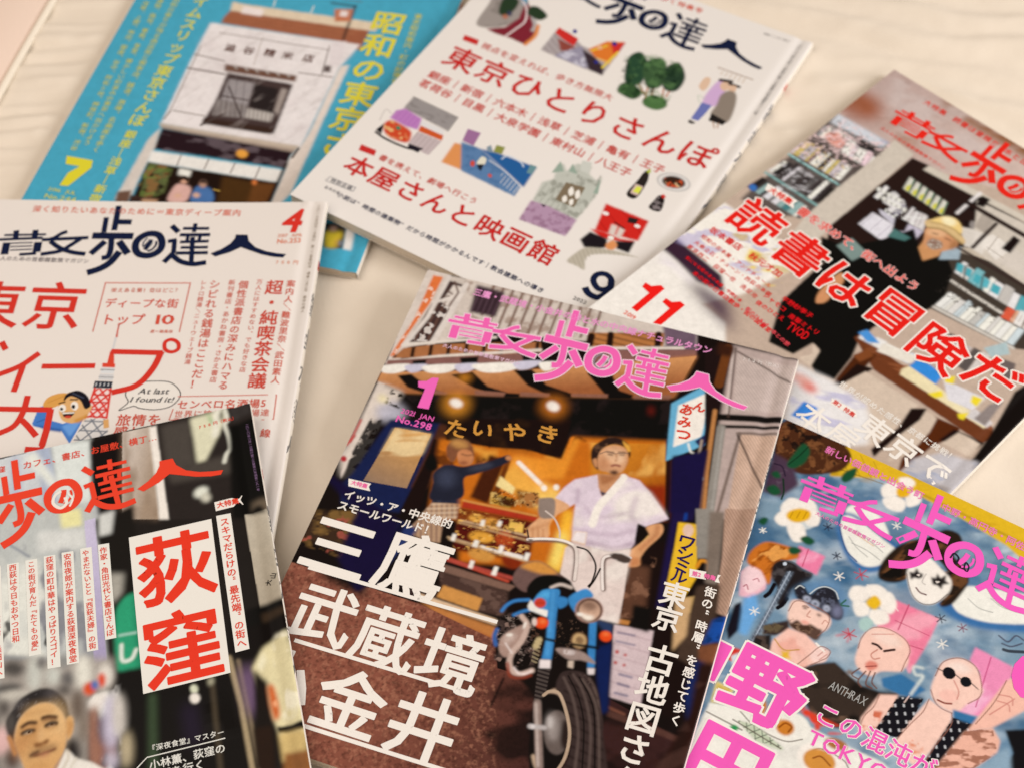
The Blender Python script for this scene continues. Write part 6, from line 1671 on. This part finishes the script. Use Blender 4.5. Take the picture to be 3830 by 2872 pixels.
o #5a3a2c 1 .7 1414,-1709 1454,-1673 1503,-1695 1479,-1727 1445,-1728
o #f4e2cc .8 1 1432,-1755 1462,-1755 1499,-1753 1485,-1776 1455,-1776
e #e2491c .3 1 1270,-1860 1301,-1850 1279,-1889
e #f28a4a .6 .7 1273,-1851 1289,-1846 1277,-1861
e #d9c0b0 .3 1 1235,-1865 1247,-1862 1242,-1886
e #e2491c .3 1 1581,-1834 1610,-1827 1589,-1861
e #f28a4a .6 .7 1579,-1823 1594,-1818 1582,-1831
e #6a4c34 .3 1 1468,-1894 1508,-1885 1480,-1937
e #bc9868 .3 1 1468,-1894 1501,-1886 1478,-1931
e #7a5a3c .3 .8 1470,-1891 1487,-1886 1476,-1909
s #120c0c 1.4 .2 1 1311,-1934 1401,-1928 1565,-1903
o #9c8478 .3 1 1375,-1971 1413,-1952 1486,-1944 1531,-1955 1575,-1984 1508,-1987 1445,-2001
o #d0beb4 .5 .8 1415,-1958 1464,-1954 1461,-1973 1422,-1981
p #cbb39c .3 1449,-2008 1474,-2000 1482,-2038 1457,-2040
o #3c2e2a .4 1 1435,-2089 1486,-2051 1551,-2048 1609,-2091 1662,-2185 1697,-2303 1565,-2346 1522,-2247 1470,-2158
c #584740 1.4 .3 .9 1484,-2074 1513,-2113 1558,-2152 1576,-2212 1617,-2264 1626,-2322
c #584740 1.4 .3 .9 1522,-2062 1569,-2109 1600,-2169 1642,-2226 1663,-2310
c #584740 1.4 .3 .9 1456,-2101 1491,-2134 1526,-2180 1560,-2239 1593,-2332
c #6a564c 1 .3 .8 1568,-2065 1612,-2113 1651,-2188 1688,-2298
e #4a3e3a .5 1 1468,-2321 1535,-2303 1491,-2408
e #8a7a70 1.5 .8 1453,-2313 1487,-2306 1470,-2367
h #2a201d .7 4.4 78 .2 .8 1483,-2070 1551,-2048 1633,-2128 1697,-2303 1605,-2333 1528,-2162
n #6a5850 1.8 .56 .25 .3 70 1.8 5 .5 1445,-2082 1551,-2048 1623,-2109 1697,-2303 1576,-2342 1508,-2190
n #1e1614 1.8 .58 .25 .3 70 1.8 15 .5 1445,-2082 1551,-2048 1623,-2109 1697,-2303 1576,-2342 1508,-2190
c #a98a70 2.2 .2 1 1407,-2214 1436,-2171 1480,-2191 1519,-2252 1556,-2348
s #b4aca4 1.6 .3 .9 1378,-2372 1443,-2359
s #20150f 1.2 .2 1 1188,-2187 1176,-2333
n #b8a090 1.4 .6 .25 .3 0 1.5 22 .5 1063,-1893 1205,-1833 1264,-1935 1287,-2083 1189,-2115 1108,-2050
n #6a4a38 1.6 .55 .2 .2 0 1 25 .4 1226,-1896 1277,-1870 1333,-2068 1280,-2085
n #7a5c48 1.4 .6 .2 .2 0 1 28 .4 1325,-1808 1474,-1794 1515,-1928 1383,-2016
e #f4e8de .4 1 1197,-1896 1203,-1899 1196,-1915
e #f0e4da .4 1 1143,-1967 1158,-1960 1145,-1974
s #e8d8cc .6 .2 1 1138,-2013 1185,-2053
e #f8f0e4 .4 1 1430,-1761 1446,-1760 1430,-1770
c #c9a88e .8 .2 1 1414,-2216 1436,-2183 1475,-2201 1511,-2251 1547,-2347
s #b8a498 .7 .2 .9 1370,-2265 1401,-2373
e #a89c94 .8 .9 1452,-2309 1463,-2307 1459,-2332
c #3a2c28 .6 .2 .9 1463,-2266 1486,-2302 1508,-2359
o #1a1210 .5 1 1397,-2203 1461,-2190 1524,-2258 1563,-2348 1580,-2474 1567,-2570 1472,-2616 1401,-2455 1379,-2297
o #3a2d29 .4 1 1438,-2080 1501,-2051 1586,-2102 1660,-2199 1712,-2316 1780,-2532 1575,-2598 1594,-2470 1566,-2347 1512,-2246 1438,-2165
h #221815 .8 4.6 82 .2 .8 1438,-2080 1501,-2051 1586,-2102 1712,-2316 1780,-2532 1575,-2598 1566,-2347 1512,-2246
c #5e4d45 1.2 .25 .9 1454,-2095 1514,-2165 1561,-2246 1602,-2343 1627,-2459 1644,-2560
c #5e4d45 1.2 .25 .9 1491,-2067 1555,-2128 1613,-2222 1658,-2333 1709,-2539
c #6a584e .9 .25 .8 1539,-2076 1614,-2149 1672,-2258 1756,-2524
c #1a1210 .7 .15 .9 1472,-2081 1541,-2157 1596,-2251 1630,-2350 1680,-2549
c #1a1210 .7 .15 .9 1523,-2073 1600,-2154 1653,-2256 1736,-2531
e #64564e .5 1 1505,-2363 1562,-2349 1534,-2466
e #2c211d .6 1 1545,-2362 1566,-2355 1566,-2433
e #a09288 1.4 .9 1478,-2344 1505,-2340 1498,-2408
e #c4b8ae .8 .8 1461,-2326 1475,-2323 1469,-2355
c #b4987c 1.5 .15 1 1392,-2209 1413,-2182 1458,-2179 1515,-2253 1562,-2349 1577,-2452 1562,-2534 1531,-2597
c #b4987c 2 .2 1 1439,-2505 1464,-2543 1503,-2576 1547,-2599
s #8c766a 3.4 .3 1 1376,-2254 1480,-2545
s #c0ac9e 1.2 .3 .9 1372,-2259 1472,-2540
s #b8aca4 2.2 .2 1 1379,-2373 1446,-2359
e #d8ccc4 .3 1 1392,-2371 1403,-2368 1394,-2381
c #6a544a 2.3 .2 .9 1069,-1454 1140,-1429 1230,-1410 1295,-1423 1324,-1481 1348,-1592
c #dccabb 1.5 .15 1 1065,-1449 1138,-1422 1228,-1403 1297,-1417 1328,-1480 1351,-1591
e #2a1e1a .3 1 1078,-1445 1089,-1442 1080,-1453
c #e6d6c8 1.2 .15 1 1487,-1407 1525,-1386 1578,-1395
p #2a211d .3 1477,-1411 1505,-1392 1518,-1417 1498,-1426
p #40332c .3 1520,-1406 1579,-1398 1580,-1422 1521,-1428
s #2a201c .8 .15 1 1046,-1400 1064,-1436
c #f4e8dc .7 .1 1 1071,-1442 1216,-1402 1287,-1410
c #6a544a 2.5 .2 .9 1501,-1599 1477,-1527 1457,-1442 1493,-1410
c #e6d6c8 1.3 .15 1 1497,-1600 1473,-1528 1452,-1440 1487,-1407
o #4a3c34 .4 1 1476,-1408 1525,-1386 1579,-1400 1561,-1431 1503,-1424
c #1c1412 .9 .1 1 1311,-1415 1369,-1422 1427,-1486 1436,-1570 1425,-1605
c #1c1412 .9 .1 1 1453,-1497 1444,-1562 1431,-1609
o #8c786a .3 1 1047,-1220 1061,-1202 1121,-1190 1149,-1279 1129,-1305 1079,-1308
c #c9b4a4 .9 .1 1 1100,-1269 1155,-1297 1197,-1349 1212,-1389
p #68a8c2 .3 1531,-462 1653,-319 1723,-263 1777,-477 1806,-613 1596,-807
n #4a8ab0 10 .5 .3 1 70 2 3 .6 1531,-462 1723,-263 1806,-613 1596,-807
p #eee2da .3 1569,-464 1692,-346 1724,-493 1731,-614 1609,-717
p #22244a .5 1706,-650 1744,-597 1744,-528 1776,-518 1770,-631 1750,-685
c #e8e0d8 1 .2 1 1678,-673 1700,-714 1717,-722
p #221a3c .8 1671,-777 1735,-717 1758,-717 1818,-1097 1745,-1138 1806,-1607 1767,-1619
c #a8927c 1.2 .2 1 1739,-633 1759,-851 1771,-1046
c #b07a4c 1.6 .2 1 1784,-674 1806,-857 1831,-1041
e #cfc6c2 .3 1 1799,-854 1809,-851 1802,-865
p #1c3a80 .4 1763,-1068 1779,-1057 1787,-1106 1770,-1118
p #e2b02c .25 1749,-1132 1862,-1114 1873,-1220 1911,-1409 1882,-1529 1789,-1533 1767,-1279
e #ddb8a0 .4 1 1808,-1164 1833,-1156 1817,-1200
p #1c3a80 .3 1856,-1178 1870,-1174 1880,-1234 1868,-1235
p #c9a060 .5 1882,-1529 1934,-1500 1943,-1594 1893,-1610
c #d98a24 1.8 .2 1 1899,-1345 1911,-1307 1950,-1310 1959,-1345
p #231816 .5 1611,-73 1759,14 1847,-412 1920,-1024 1861,-1042
p #b59e92 .6 1748,-11 2108,-8 2176,-311 2148,-615 2141,-993 1892,-1070 1802,-525
p #c4aea0 .5 1786,-62 2101,-51 2125,-338 1847,-412
h #a8948a .4 1.5 45 .1 .7 1786,-62 2101,-51 2125,-338 1847,-412
p #c8a58c .4 1920,-539 2103,-493 2114,-947 1967,-992
h #a2846e .4 1.5 45 .1 .7 1920,-539 2103,-493 2114,-947 1967,-992
s #191010 4 .4 1 1784,-471 2128,-389
s #191010 2 .4 1 1798,-527 2123,-438
s #6f5c50 1.6 .3 .9 1903,-539 2116,-479
s #6f5c50 1.6 .3 .9 1916,-540 1920,-1024
s #3a2c26 1 .2 1 1906,-548 2100,-821
s #8d8478 4.5 .4 1 1816,-531 1883,-1035
s #a59c90 1.2 .3 .8 1823,-529 1891,-1033
s #46342c 1.2 .3 .8 1768,-26 1834,-456
s #d0bcae 1 .2 .9 1762,-69 1819,-431
s #3a2a20 1 .2 .9 1781,-43 2092,-157
s #6a3a1c 5 .5 1 1729,-37 1738,-273
p #3a2016 1 1672,-12 1758,-18 1759,-91 1684,-93
s #c08048 2.2 .4 .9 1759,-439 1811,-814 1854,-1044
p #1e1838 .8 1620,-767 1708,-730 1784,-678 1839,-1049 1692,-1094
p #8d8478 .5 1811,-1033 1892,-1008 1947,-1282 1889,-1300
p #7a6a5c .8 1882,-1029 1955,-1007 2019,-1413 1959,-1420
p #b08c74 .4 1951,-990 2112,-940 2105,-1268 2102,-1565 2040,-1555 2004,-1261
h #8c6a58 .4 1.5 45 .1 .7 1951,-990 2112,-940 2105,-1268 2102,-1565 2040,-1555 2004,-1261
p #46352a .6 1927,-1447 2032,-1401 2075,-1725 2005,-1860 1924,-1839
p #1f4a94 .8 2043,-1597 2102,-1565 2098,-1701 2026,-1736
n #16305e 5 .5 .2 .5 30 1 3 .8 2043,-1597 2102,-1565 2098,-1701 2026,-1736
p #7c4a30 .8 2014,-1749 2114,-1704 2122,-1826 2114,-1910 2032,-1817
p #1a2a5c 1 2018,-1822 2063,-1827 2088,-2039 2060,-2126 2017,-2017
p #2c1a15 1 2036,-1833 2125,-1808 2133,-2182 2099,-2384 1967,-2426 2058,-2118
n #4c322a 8 .5 .2 1 30 2 3 .7 2036,-1833 2125,-1808 2133,-2182 2099,-2384 1967,-2426 2058,-2118
p #c9a070 .6 1845,-1542 1916,-1520 1944,-1716 1902,-1813
z .1 3 2 -1089,-131 2085,878 2725,-2182 218,-3011
z .12 9 5 -1089,-131 2085,878 2725,-2182 218,-3011
"""
TYPE_6="""
L masthead_outline #f6cdd8 1.1 0
L masthead #f564a6 0 1
q masthead_silver #8f8286 .7 2 1 1099,-266 1072,-295 1070,-333 1099,-361 1138,-349
q masthead_silver #b9aaae .8 2 1 1149,-274 1131,-309 1119,-347
f issue_number #f266ae 1 213,-726 256,-712 276,-683 311,-675 328,-876 267,-883 265,-760 227,-761
l issue_date #f266ae .01 3 1 "2021  JAN" 193,-927 375,-926
l issue_date #f266ae .02 4 1 "No.298" 187,-980 381,-977
t tagline #f49ac4 .02 1 1 "三鷹・武蔵境・小金井の緑と水の中央線ナチュラルタウン" 321,-73 1625,-79
t subtitle #f2c4cf .015 .95 1 "大人のための首都圏散策マガジン" 272,-465 681,-458
t price #e6d6c8 .01 .95 1 "750円（税込）" 1833,-82 2016,-73
t photo_sign_text #d8402c .03 7.4 1 -6 1 "あ" 1617,-476
t photo_sign_text #d8402c .03 7 1 -6 1 "ん" 1677,-440
t photo_sign_text #d8402c .03 7.4 1 -6 1 "み" 1628,-552
t photo_sign_text #d8402c .03 8 1 -6 1.1 "つ" 1640,-627
t photo_banner_text #2a1c50 .016 9.6 1 "ワ" 1817,-1231
t photo_banner_text #2a1c50 .016 9 1 "シ" 1826,-1295
t photo_banner_text #2a1c50 .016 9 1 "ミ" 1832,-1362
t photo_banner_text #2a1c50 .016 8.6 1 "ル" 1832,-1421
t photo_curtain_text #cc8e3e .022 11.5 1 0 1.1 "た" 506,-944
t photo_curtain_text #cc8e3e .022 11.5 1 0 1.1 "い" 638,-906
t photo_curtain_text #cc8e3e .022 12 1 0 1.1 "や" 803,-874
t photo_curtain_text #cc8e3e .022 12 1 0 1.1 "き" 969,-833
f feature_tag #f2e6e2 0 86,-1398 207,-1391 202,-1412 219,-1434 102,-1441
t feature_tag_text #ee6a9a .03 1 1 "大特集" 122,-1414 181,-1413
t kicker #f2eae4 .025 1 1 "イッツ・ア・中央線的" 128,-1487 652,-1487
t kicker #f2eae4 .025 1 1 "スモールワールド！" 121,-1556 583,-1553
t headline #f2eae4 .017 .94 1 "三鷹" 190,-1783 575,-1758
t headline #f2eae4 .017 .98 1 "武蔵境" 263,-2147 926,-2182
t headline #f2eae4 .017 .94 1 "小金井" 190,-2524 913,-2529
q headline_rule #f2eae4 2 1 0 91,-1934 1067,-1922
q headline_rule #f2eae4 2 1 0 181,-2316 1061,-2306
q headline_rule #f2eae4 2 1 0 393,-2700 1100,-2692
t second_headline #f2eae4 .02 1.05 1 "東京" 1834,-1525 1835,-1658
t second_headline #f2eae4 .02 1.02 1 "古地図さんぽ" 1863,-1871 1862,-2640
t second_kicker #f2eae4 .02 .95 1 "街の“時層”を感じて歩く" 1996,-1460 2007,-2139
f feature_tag/2 #f2e6e2 0 1868,-1367 2021,-1353 2014,-1374 2027,-1395 1877,-1410
t feature_tag_text/2 #ee6a9a .03 1 1 "第2特集" 1900,-1387 1988,-1381
"""
magazine(6,'magazine with a man in white standing behind a blue motorcycle, pink title above him','#1c1211',(0,210,-284,0),0.36,ART_6,TYPE_6,[("散歩の達人",-70,-150,.8)],'6a6660')
# ------------------------------------------------------------ magazine with two large red characters on a white panel over a street photo
ART_5="""
g #d3d2cc #c4c4bf 888,4 872,-338 793,-9 1014,0 1051,-430 779,-359
p #b9bcc4 1.5 864,-9 903,-9 915,-394 839,-375
p #aab0bc 1 990,-3 1069,5 1111,-446 1021,-422
p #dcdcd2 1 1069,0 1275,-6 1262,-485 1096,-442
p #e4e4da 1.5 933,-27 989,-13 1108,-261 1089,-312
p #1b1614 .8 1267,-11 1439,-6 1405,-523 1247,-481
p #b9b8b2 .8 1224,-384 1271,-378 1277,-489 1217,-473
g #d3c2b0 #a89078 1430,-158 1584,-200 1435,-5 1583,-6 1573,-311 1571,-568 1390,-519
n #8a7058 10 .5 .2 2 90 3 4 .7 1435,-5 1583,-6 1573,-311 1571,-568 1390,-519
p #efe8d6 .5 1572,-11 1612,-10 1620,-581 1571,-568 1573,-311
p #2d2622 .6 1612,-10 2110,8 2117,-714 1620,-581
p #4c443c 1.2 1634,-19 1786,-22 1778,-309 1634,-327
p #4a423a 1.5 1638,-290 1971,-285 1972,-399 1652,-379
p #dcd4b0 .8 1786,-13 1966,-3 1977,-43 1905,-171 1836,-287 1792,-289 1791,-160
p #8ab070 1 1870,5 1917,-77 1892,-80
p #e8e0c8 .8 1909,-5 1951,3 1915,-155 1882,-165
p #22201c .8 1941,-14 1961,-10 1950,-66 1935,-62
c #d8d2bc 2.2 .5 1 1969,-12 1972,-72 1955,-97 1968,-169 1968,-246 1944,-278 1927,-321
p #15110f .8 1977,-112 2109,-89 2117,-714 1923,-662
p #3a3430 1 1990,-6 2089,6 2097,-57 1996,-86
e #e0dcc6 .8 1 1791,-467 1827,-458 1796,-496
e #d0c8b0 1 1 1810,-504 1834,-506 1811,-532
p #6a5a48 1.5 2032,-587 2104,-584 2117,-714 2027,-685
p #bdbcb2 1 783,-262 1254,-385 1259,-621 1254,-1322 1175,-1411 738,-1300
n #e6e4d8 18 .5 .2 2 90 2 3 .9 783,-262 1254,-385 1254,-1322 741,-1238
n #77757a 10 .56 .15 1.5 90 2 8 .8 773,-494 1237,-615 1221,-1282 741,-1238
n #3a3834 9 .62 .1 1.2 90 1.5 17 .9 763,-735 1188,-862 1186,-1273 741,-1238
p #e8dd9c 1 1084,-386 1191,-405 1192,-505 1093,-497
p #d8d4c8 1.2 971,-483 1198,-524 1205,-633 972,-598
s #6a6e7c 1 .5 .8 818,-505 926,-613
g #c9bccd #a89ab4 1207,-607 1206,-1198 1205,-481 1259,-477 1252,-1258 1194,-1267
p #3a3c38 1.5 747,-1104 939,-1177 940,-1273 741,-1230
n #8a98a0 8 .5 .15 1 0 1 4 .8 747,-1104 1160,-1234 1150,-1358 741,-1230
p #1f1b17 1 1261,-496 1450,-455 1451,-1015 1320,-1064 1289,-820
p #d0ccc0 1 1279,-465 1357,-458 1331,-586 1270,-588
p #a8a090 1.5 1298,-805 1371,-825 1355,-923 1298,-975
o #2f9a6c .8 1 1311,-1045 1359,-958 1413,-942 1455,-970 1420,-1333 1360,-1350 1297,-1329
p #237a56 1.5 1405,-953 1456,-966 1420,-1333 1390,-1342
c #e0e6dc 1.8 .4 1 1327,-1197 1324,-1276 1367,-1280 1393,-1238
s #bfd8c8 1 .3 .9 1320,-1146 1401,-1151
p #19130f 1 1268,-1326 1420,-1333 1822,-1447 1891,-1988 1117,-1789 1188,-1430
p #221c18 1.5 1091,-1390 1204,-1403 1185,-1806 1090,-1782
n #8c5444 9 .48 .15 1 90 1.5 3 .8 1144,-1442 1258,-1448 1253,-1824 1138,-1794
n #d8d0c4 8 .55 .12 1 90 1.5 9 .9 1150,-1366 1293,-1379 1274,-1829 1172,-1803
e #d0502c 1 1 1157,-1360 1198,-1386 1148,-1393
e #e0dcd4 1 1 1225,-1330 1259,-1347 1213,-1382
e #3c78bc .8 1 1190,-1360 1207,-1369 1184,-1390
e #d84c28 .8 .9 1216,-1344 1237,-1357 1210,-1381
p #e4e0d8 1 1167,-1425 1247,-1407 1265,-1527 1193,-1547
p #c9c0ae 2 1245,-1430 1286,-1456 1299,-1627 1258,-1617
p #3c4a32 1.5 1428,-1477 1463,-1478 1430,-1869 1390,-1859
p #2a2030 3 1576,-1570 1632,-1577 1631,-1773 1583,-1761
c #6a5a44 1.2 .8 .8 1722,-1491 1718,-1648 1708,-1941
s #a8926e 2.4 .6 1 1815,-1389 1840,-1638 1850,-1977
s #7a6850 2 .6 1 1855,-1416 1868,-1646 1884,-1986
p #8c6a8a 3 1863,-1465 1907,-1461 1918,-1697 1876,-1686
p #1a1512 1 1839,-1201 2116,-1183 2108,-1337 2016,-1406 1897,-1427 1817,-1374
g #b9aa92 #a89880 1991,-725 2106,-1155 1986,-653 2099,-648 2120,-1158 1992,-1213 1987,-813
p #18120f .8 2053,-615 2075,-623 2093,-665 1993,-654
p #120e0c .8 1917,-1172 2130,-1144 2125,-1226 1994,-1256 1890,-1264
p #3a2c20 1 1993,-1207 2115,-1191 2118,-1225 1994,-1256
p #dccb9a .8 1913,-1471 1976,-1383 2096,-1318 2111,-1838 2006,-1868 1959,-1708
p #eee2b8 1 1935,-1469 1974,-1399 1982,-1448 1952,-1504
p #1e1814 1 1919,-1480 1974,-1557 1962,-1977 1868,-1953
n #f0e6c0 8 .5 .15 .8 90 1.5 4 .9 2027,-1328 2095,-1326 2100,-1767 2015,-1757
o #c9602c .8 1 1969,-1587 1998,-1585 2007,-1717 1976,-1742
e #e8a070 .6 1 1993,-1669 2003,-1675 1989,-1685
p #191310 .6 1984,-1782 2061,-1786 2106,-1776 2106,-1822 2026,-1827 1986,-1812
p #2a1c14 1 1880,-1763 1964,-1770 1945,-2002 1877,-1984
p #d0b070 1 1986,-1812 2099,-1820 2097,-1968 1987,-1953
p #8a5830 .8 2000,-1911 2104,-1925 2100,-2042 1978,-2010
e #d8d6b4 .5 1 1637,-1504 1654,-1513 1633,-1524
e #f2ecd4 .5 1 1635,-1550 1657,-1560 1629,-1574
e #b8b090 1 1 1717,-1486 1728,-1491 1712,-1504
p #a89c8e 2 750,-1116 1286,-1255 1261,-1412 1163,-1404 1126,-1732 1050,-1757 724,-1675
e #c9c6b6 1.6 1 915,-1238 948,-1247 910,-1327
e #4e4842 1.6 1 818,-1189 875,-1204 816,-1234
e #55504a 1.4 1 786,-1281 857,-1290 785,-1307
e #6e6862 1.2 1 951,-1192 974,-1198 949,-1223
e #cac8b8 1.6 1 1001,-1272 1034,-1281 998,-1320
e #6a645e 1.4 1 1068,-1302 1104,-1311 1066,-1337
e #8a8880 1.2 1 1055,-1213 1077,-1219 1053,-1249
e #4a443e 1.6 1 1048,-1357 1078,-1364 1046,-1389
e #e4dcc8 1.8 1 1141,-1290 1177,-1299 1134,-1379
e #c8beac 1.4 1 822,-1329 898,-1342 821,-1355
e #3a3430 1.6 1 768,-1375 792,-1381 766,-1421
e #e2b4aa 1.8 1 752,-1534 792,-1544 749,-1602
e #4a3c36 1.6 1 791,-1630 827,-1639 788,-1680
e #6c5c4e 1.6 1 1102,-1448 1137,-1457 1096,-1529
e #7e6e5e 1.6 1 1118,-1558 1142,-1564 1112,-1637
e #2a2522 1.6 1 1061,-1670 1104,-1681 1056,-1748
e #d84e22 1 1 1162,-1379 1191,-1385 1159,-1412
e #e4d8c6 1.2 1 1240,-1331 1273,-1340 1236,-1387
e #d84420 .8 1 1221,-1350 1239,-1355 1218,-1386
e #3a6cac .8 1 1187,-1367 1203,-1372 1185,-1389
o #e8dccc 1 1 1152,-1440 1201,-1414 1241,-1419 1235,-1459 1216,-1489 1164,-1491
o #9c6c56 1.2 1 1156,-1491 1189,-1488 1196,-1601 1184,-1747 1142,-1736
e #4e4048 2 1 1211,-1587 1237,-1594 1205,-1661
e #c4b8c4 1.8 1 1245,-1567 1280,-1576 1234,-1703
e #d0c4b4 1.8 1 1283,-1542 1310,-1549 1274,-1644
e #c8b48e 1.6 1 1303,-1715 1326,-1721 1295,-1798
e #c8bcc4 1.6 1 1232,-1748 1259,-1754 1229,-1792
o #2c2725 .6 1 775,-1493 774,-1441 808,-1391 854,-1343 932,-1321 992,-1339 1045,-1401 1059,-1461 1059,-1496 1043,-1506 1017,-1450 982,-1408 928,-1396 872,-1416 832,-1453 813,-1503 806,-1565 787,-1531
e #57504e 2 .8 993,-1364 1033,-1377 991,-1387
e #4c4644 2 .8 842,-1375 874,-1378 840,-1405
e #5e564e 1.4 .8 793,-1457 809,-1461 790,-1509
n #6a6460 1.4 .56 .2 .3 45 1.5 4 .6 808,-1391 932,-1321 1045,-1401 1049,-1458 982,-1405 872,-1413 827,-1443
o #d8a468 .5 1 812,-1509 832,-1453 873,-1414 928,-1395 982,-1407 1019,-1449 1042,-1506 1044,-1550 1038,-1607 1019,-1665 984,-1707 955,-1739 861,-1715 828,-1633 806,-1562
e #e8bd84 3 .9 1003,-1505 1035,-1513 996,-1607
e #e2b478 2.6 .8 926,-1432 990,-1440 924,-1456
e #b67a48 2.6 .8 828,-1576 855,-1577 825,-1638
e #bc8450 2 .7 856,-1560 883,-1564 854,-1586
e #c08a52 2 .7 909,-1699 968,-1708 908,-1721
e #dda86c 1.8 .8 992,-1578 1019,-1584 990,-1612
c #b57e4a 2.6 1.6 .9 912,-1499 906,-1538 899,-1583
e #e2b47c 1.4 .9 927,-1549 939,-1550 927,-1590
c #3c281c 2 .5 1 845,-1489 874,-1477 906,-1484
c #2c1c14 2.2 .45 1 941,-1470 967,-1470 997,-1480
c #8a5e3a 2.4 1 .8 944,-1483 971,-1483 998,-1491
c #a46e40 2.4 1.2 .8 845,-1511 873,-1504 900,-1509
c #3c281c 1.5 .5 1 843,-1522 869,-1516 896,-1520
c #342218 1.9 .5 1 953,-1511 976,-1506 999,-1511
e #e6cfae .25 1 869,-1522 889,-1520 870,-1528
e #e6cfae .25 1 977,-1512 994,-1512 978,-1517
e #1a100c .2 1 875,-1522 882,-1521 875,-1528
e #1a100c .2 1 980,-1511 988,-1511 981,-1517
c #2c1c14 1.3 .25 1 845,-1520 870,-1514 895,-1518
c #2c1c14 1.4 .25 1 955,-1509 978,-1504 999,-1510
c #7a5030 .6 .3 .8 850,-1529 874,-1530 895,-1529
c #7a5030 .6 .3 .8 958,-1517 980,-1519 996,-1517
c #b07c48 1.4 .8 .8 849,-1541 876,-1543 903,-1538
c #b07c48 1.4 .8 .8 958,-1527 979,-1527 1000,-1527
c #5a3018 1.8 .4 1 903,-1591 913,-1595 924,-1594
c #5a3018 1.6 .4 1 938,-1591 946,-1589 952,-1584
c #a8703e 1.6 .8 .8 900,-1583 921,-1603 951,-1587
c #8a6644 2.8 1.2 .9 881,-1631 914,-1624 949,-1620 981,-1620
c #5c3c28 1.6 .6 .9 875,-1637 890,-1630 909,-1626
c #6a3826 1.2 .25 1 890,-1641 921,-1640 960,-1636 987,-1631
e #b87858 .7 .8 938,-1648 964,-1645 940,-1657
c #b88450 1.2 .8 .7 860,-1433 926,-1432 990,-1446
o #d9a668 .5 1 1043,-1506 1063,-1490 1078,-1513 1070,-1569 1046,-1604 1040,-1561
c #b87c46 1.6 .7 .9 1055,-1518 1063,-1538 1052,-1576
o #ba7e4a .6 1 773,-1522 788,-1520 805,-1559 814,-1613 798,-1610
o #b87e4c .8 1 984,-1710 1024,-1672 1041,-1653 1033,-1697 987,-1741
p #ece2d0 .5 976,-1750 1034,-1646 1056,-1669 1075,-1699 1147,-1737 1237,-1816
c #cfc0a8 1.2 .6 .9 1036,-1652 1044,-1683 1023,-1722 997,-1750
c #d8ccb6 1.4 .6 .9 1075,-1702 1051,-1735 1044,-1767
z .12 3 2 828,538 2625,66 2257,-2083 734,-1697
"""
TYPE_5="""
L masthead #e8442c 0 1
q masthead_mark #f0e8d8 1.6 2 1 1103,-279 1071,-298 1060,-341 1093,-377 1125,-358 1120,-320
q masthead_mark #f0e8d8 1 2 1 1136,-301 1157,-339 1139,-380
t tagline #e2452e .014 .94 1 "荻窪" 771,-75 814,-72
t tagline #e2452e .014 .98 1 "カフェ、書店、お屋敷、横丁…" 945,-78 1584,-79
t price #e2452e .012 .95 1 "750円（税込）" 1836,-80 2010,-68
f feature_tag #f0e6dc 0 1848,-544 1990,-540 1977,-564 1989,-593 1850,-597
t feature_tag_text #e2452e .03 .98 1 "大特集" 1877,-566 1951,-566
f title_panel #ece3d8 0 1413,-633 1823,-634 1812,-1468 1404,-1470
t headline #e63a24 .022 39 1 "荻" 1619,-852
t headline #e63a24 .022 39 1 "窪" 1608,-1277
f strip #ece3d8 0 1848,-624 1920,-627 1914,-1372 1847,-1374
t strip_text #e0432c .02 .98 1 "スキマだらけの“最先端”の街へ" 1885,-668 1882,-1335
f strip/2 #e9e1d8 0 1260,-634 1315,-638 1307,-1155 1254,-1153
t strip_text/2 #e0432c .016 .98 1 "作家・角田光代と書店さんぽ" 1284,-671 1280,-1121
f strip/3 #e9e1d8 0 1173,-633 1229,-637 1218,-1195 1165,-1192
t strip_text/3 #e0432c .016 .98 1 "やまだないとと『西荻夫婦』の街" 1198,-664 1193,-1167
f strip/4 #e9e1d8 0 1082,-632 1140,-637 1125,-1238 1067,-1234
t strip_text/4 #e0432c .016 .98 1 "安倍夜郎が案内する荻窪深夜食堂" 1109,-662 1098,-1210
f strip/5 #e9e1d8 0 995,-630 1052,-635 1038,-1236 977,-1231
t strip_text/5 #e0432c .016 .98 1 "荻窪の町中華はやっぱりスゴイ！" 1022,-657 1011,-1203
f strip/6 #e9e1d8 0 905,-630 963,-634 953,-1148 895,-1146
t strip_text/6 #e0432c .016 .98 1 "この街が育んだ『たてもの愛』" 933,-658 926,-1125
f strip/7 #e9e1d8 0 815,-629 874,-632 858,-1059 816,-1058
t strip_text/7 #e0432c .016 .98 1 "西荻は今日もおやつ日和" 843,-654 839,-1040
f strip/8 #e9e1d8 0 730,-625 786,-629 777,-1228 720,-1223
t strip_text/8 #e0432c .016 .98 1 "松庵・久我山・高井戸・浜田山へ" 756,-640 751,-1193
t caption #e8e0d8 .012 .96 1 "『深夜食堂』マスター" 1417,-1740 1731,-1747
q caption_rule #e8e0d8 .5 1 0 1341,-1816 1391,-1777 1748,-1777
t caption #e8e0d8 .014 .98 1 "小林薫、荻窪の" 1422,-1817 1719,-1820
t caption #e8e0d8 .014 .98 1 "街を行く" 1465,-1871 1619,-1872
t photo_sign_text #2a2420 .02 3.2 1 70 1 "大" 2049,-1053
t photo_sign_text #2a2420 .02 3.2 1 70 1 "山" 2076,-1024
t spine_note #8a6a88 .008 .95 1 "二〇二〇年六月一日発行第二五巻第六号通巻二九一号" 2068,-132 2072,-529
"""
magazine(5,'magazine with two large red characters on a white panel over a street photo','#25201c',(65,210,-211,0),0.45,ART_5,TYPE_5,[("散歩の達人",-70,-150,.8)],'6a6660')
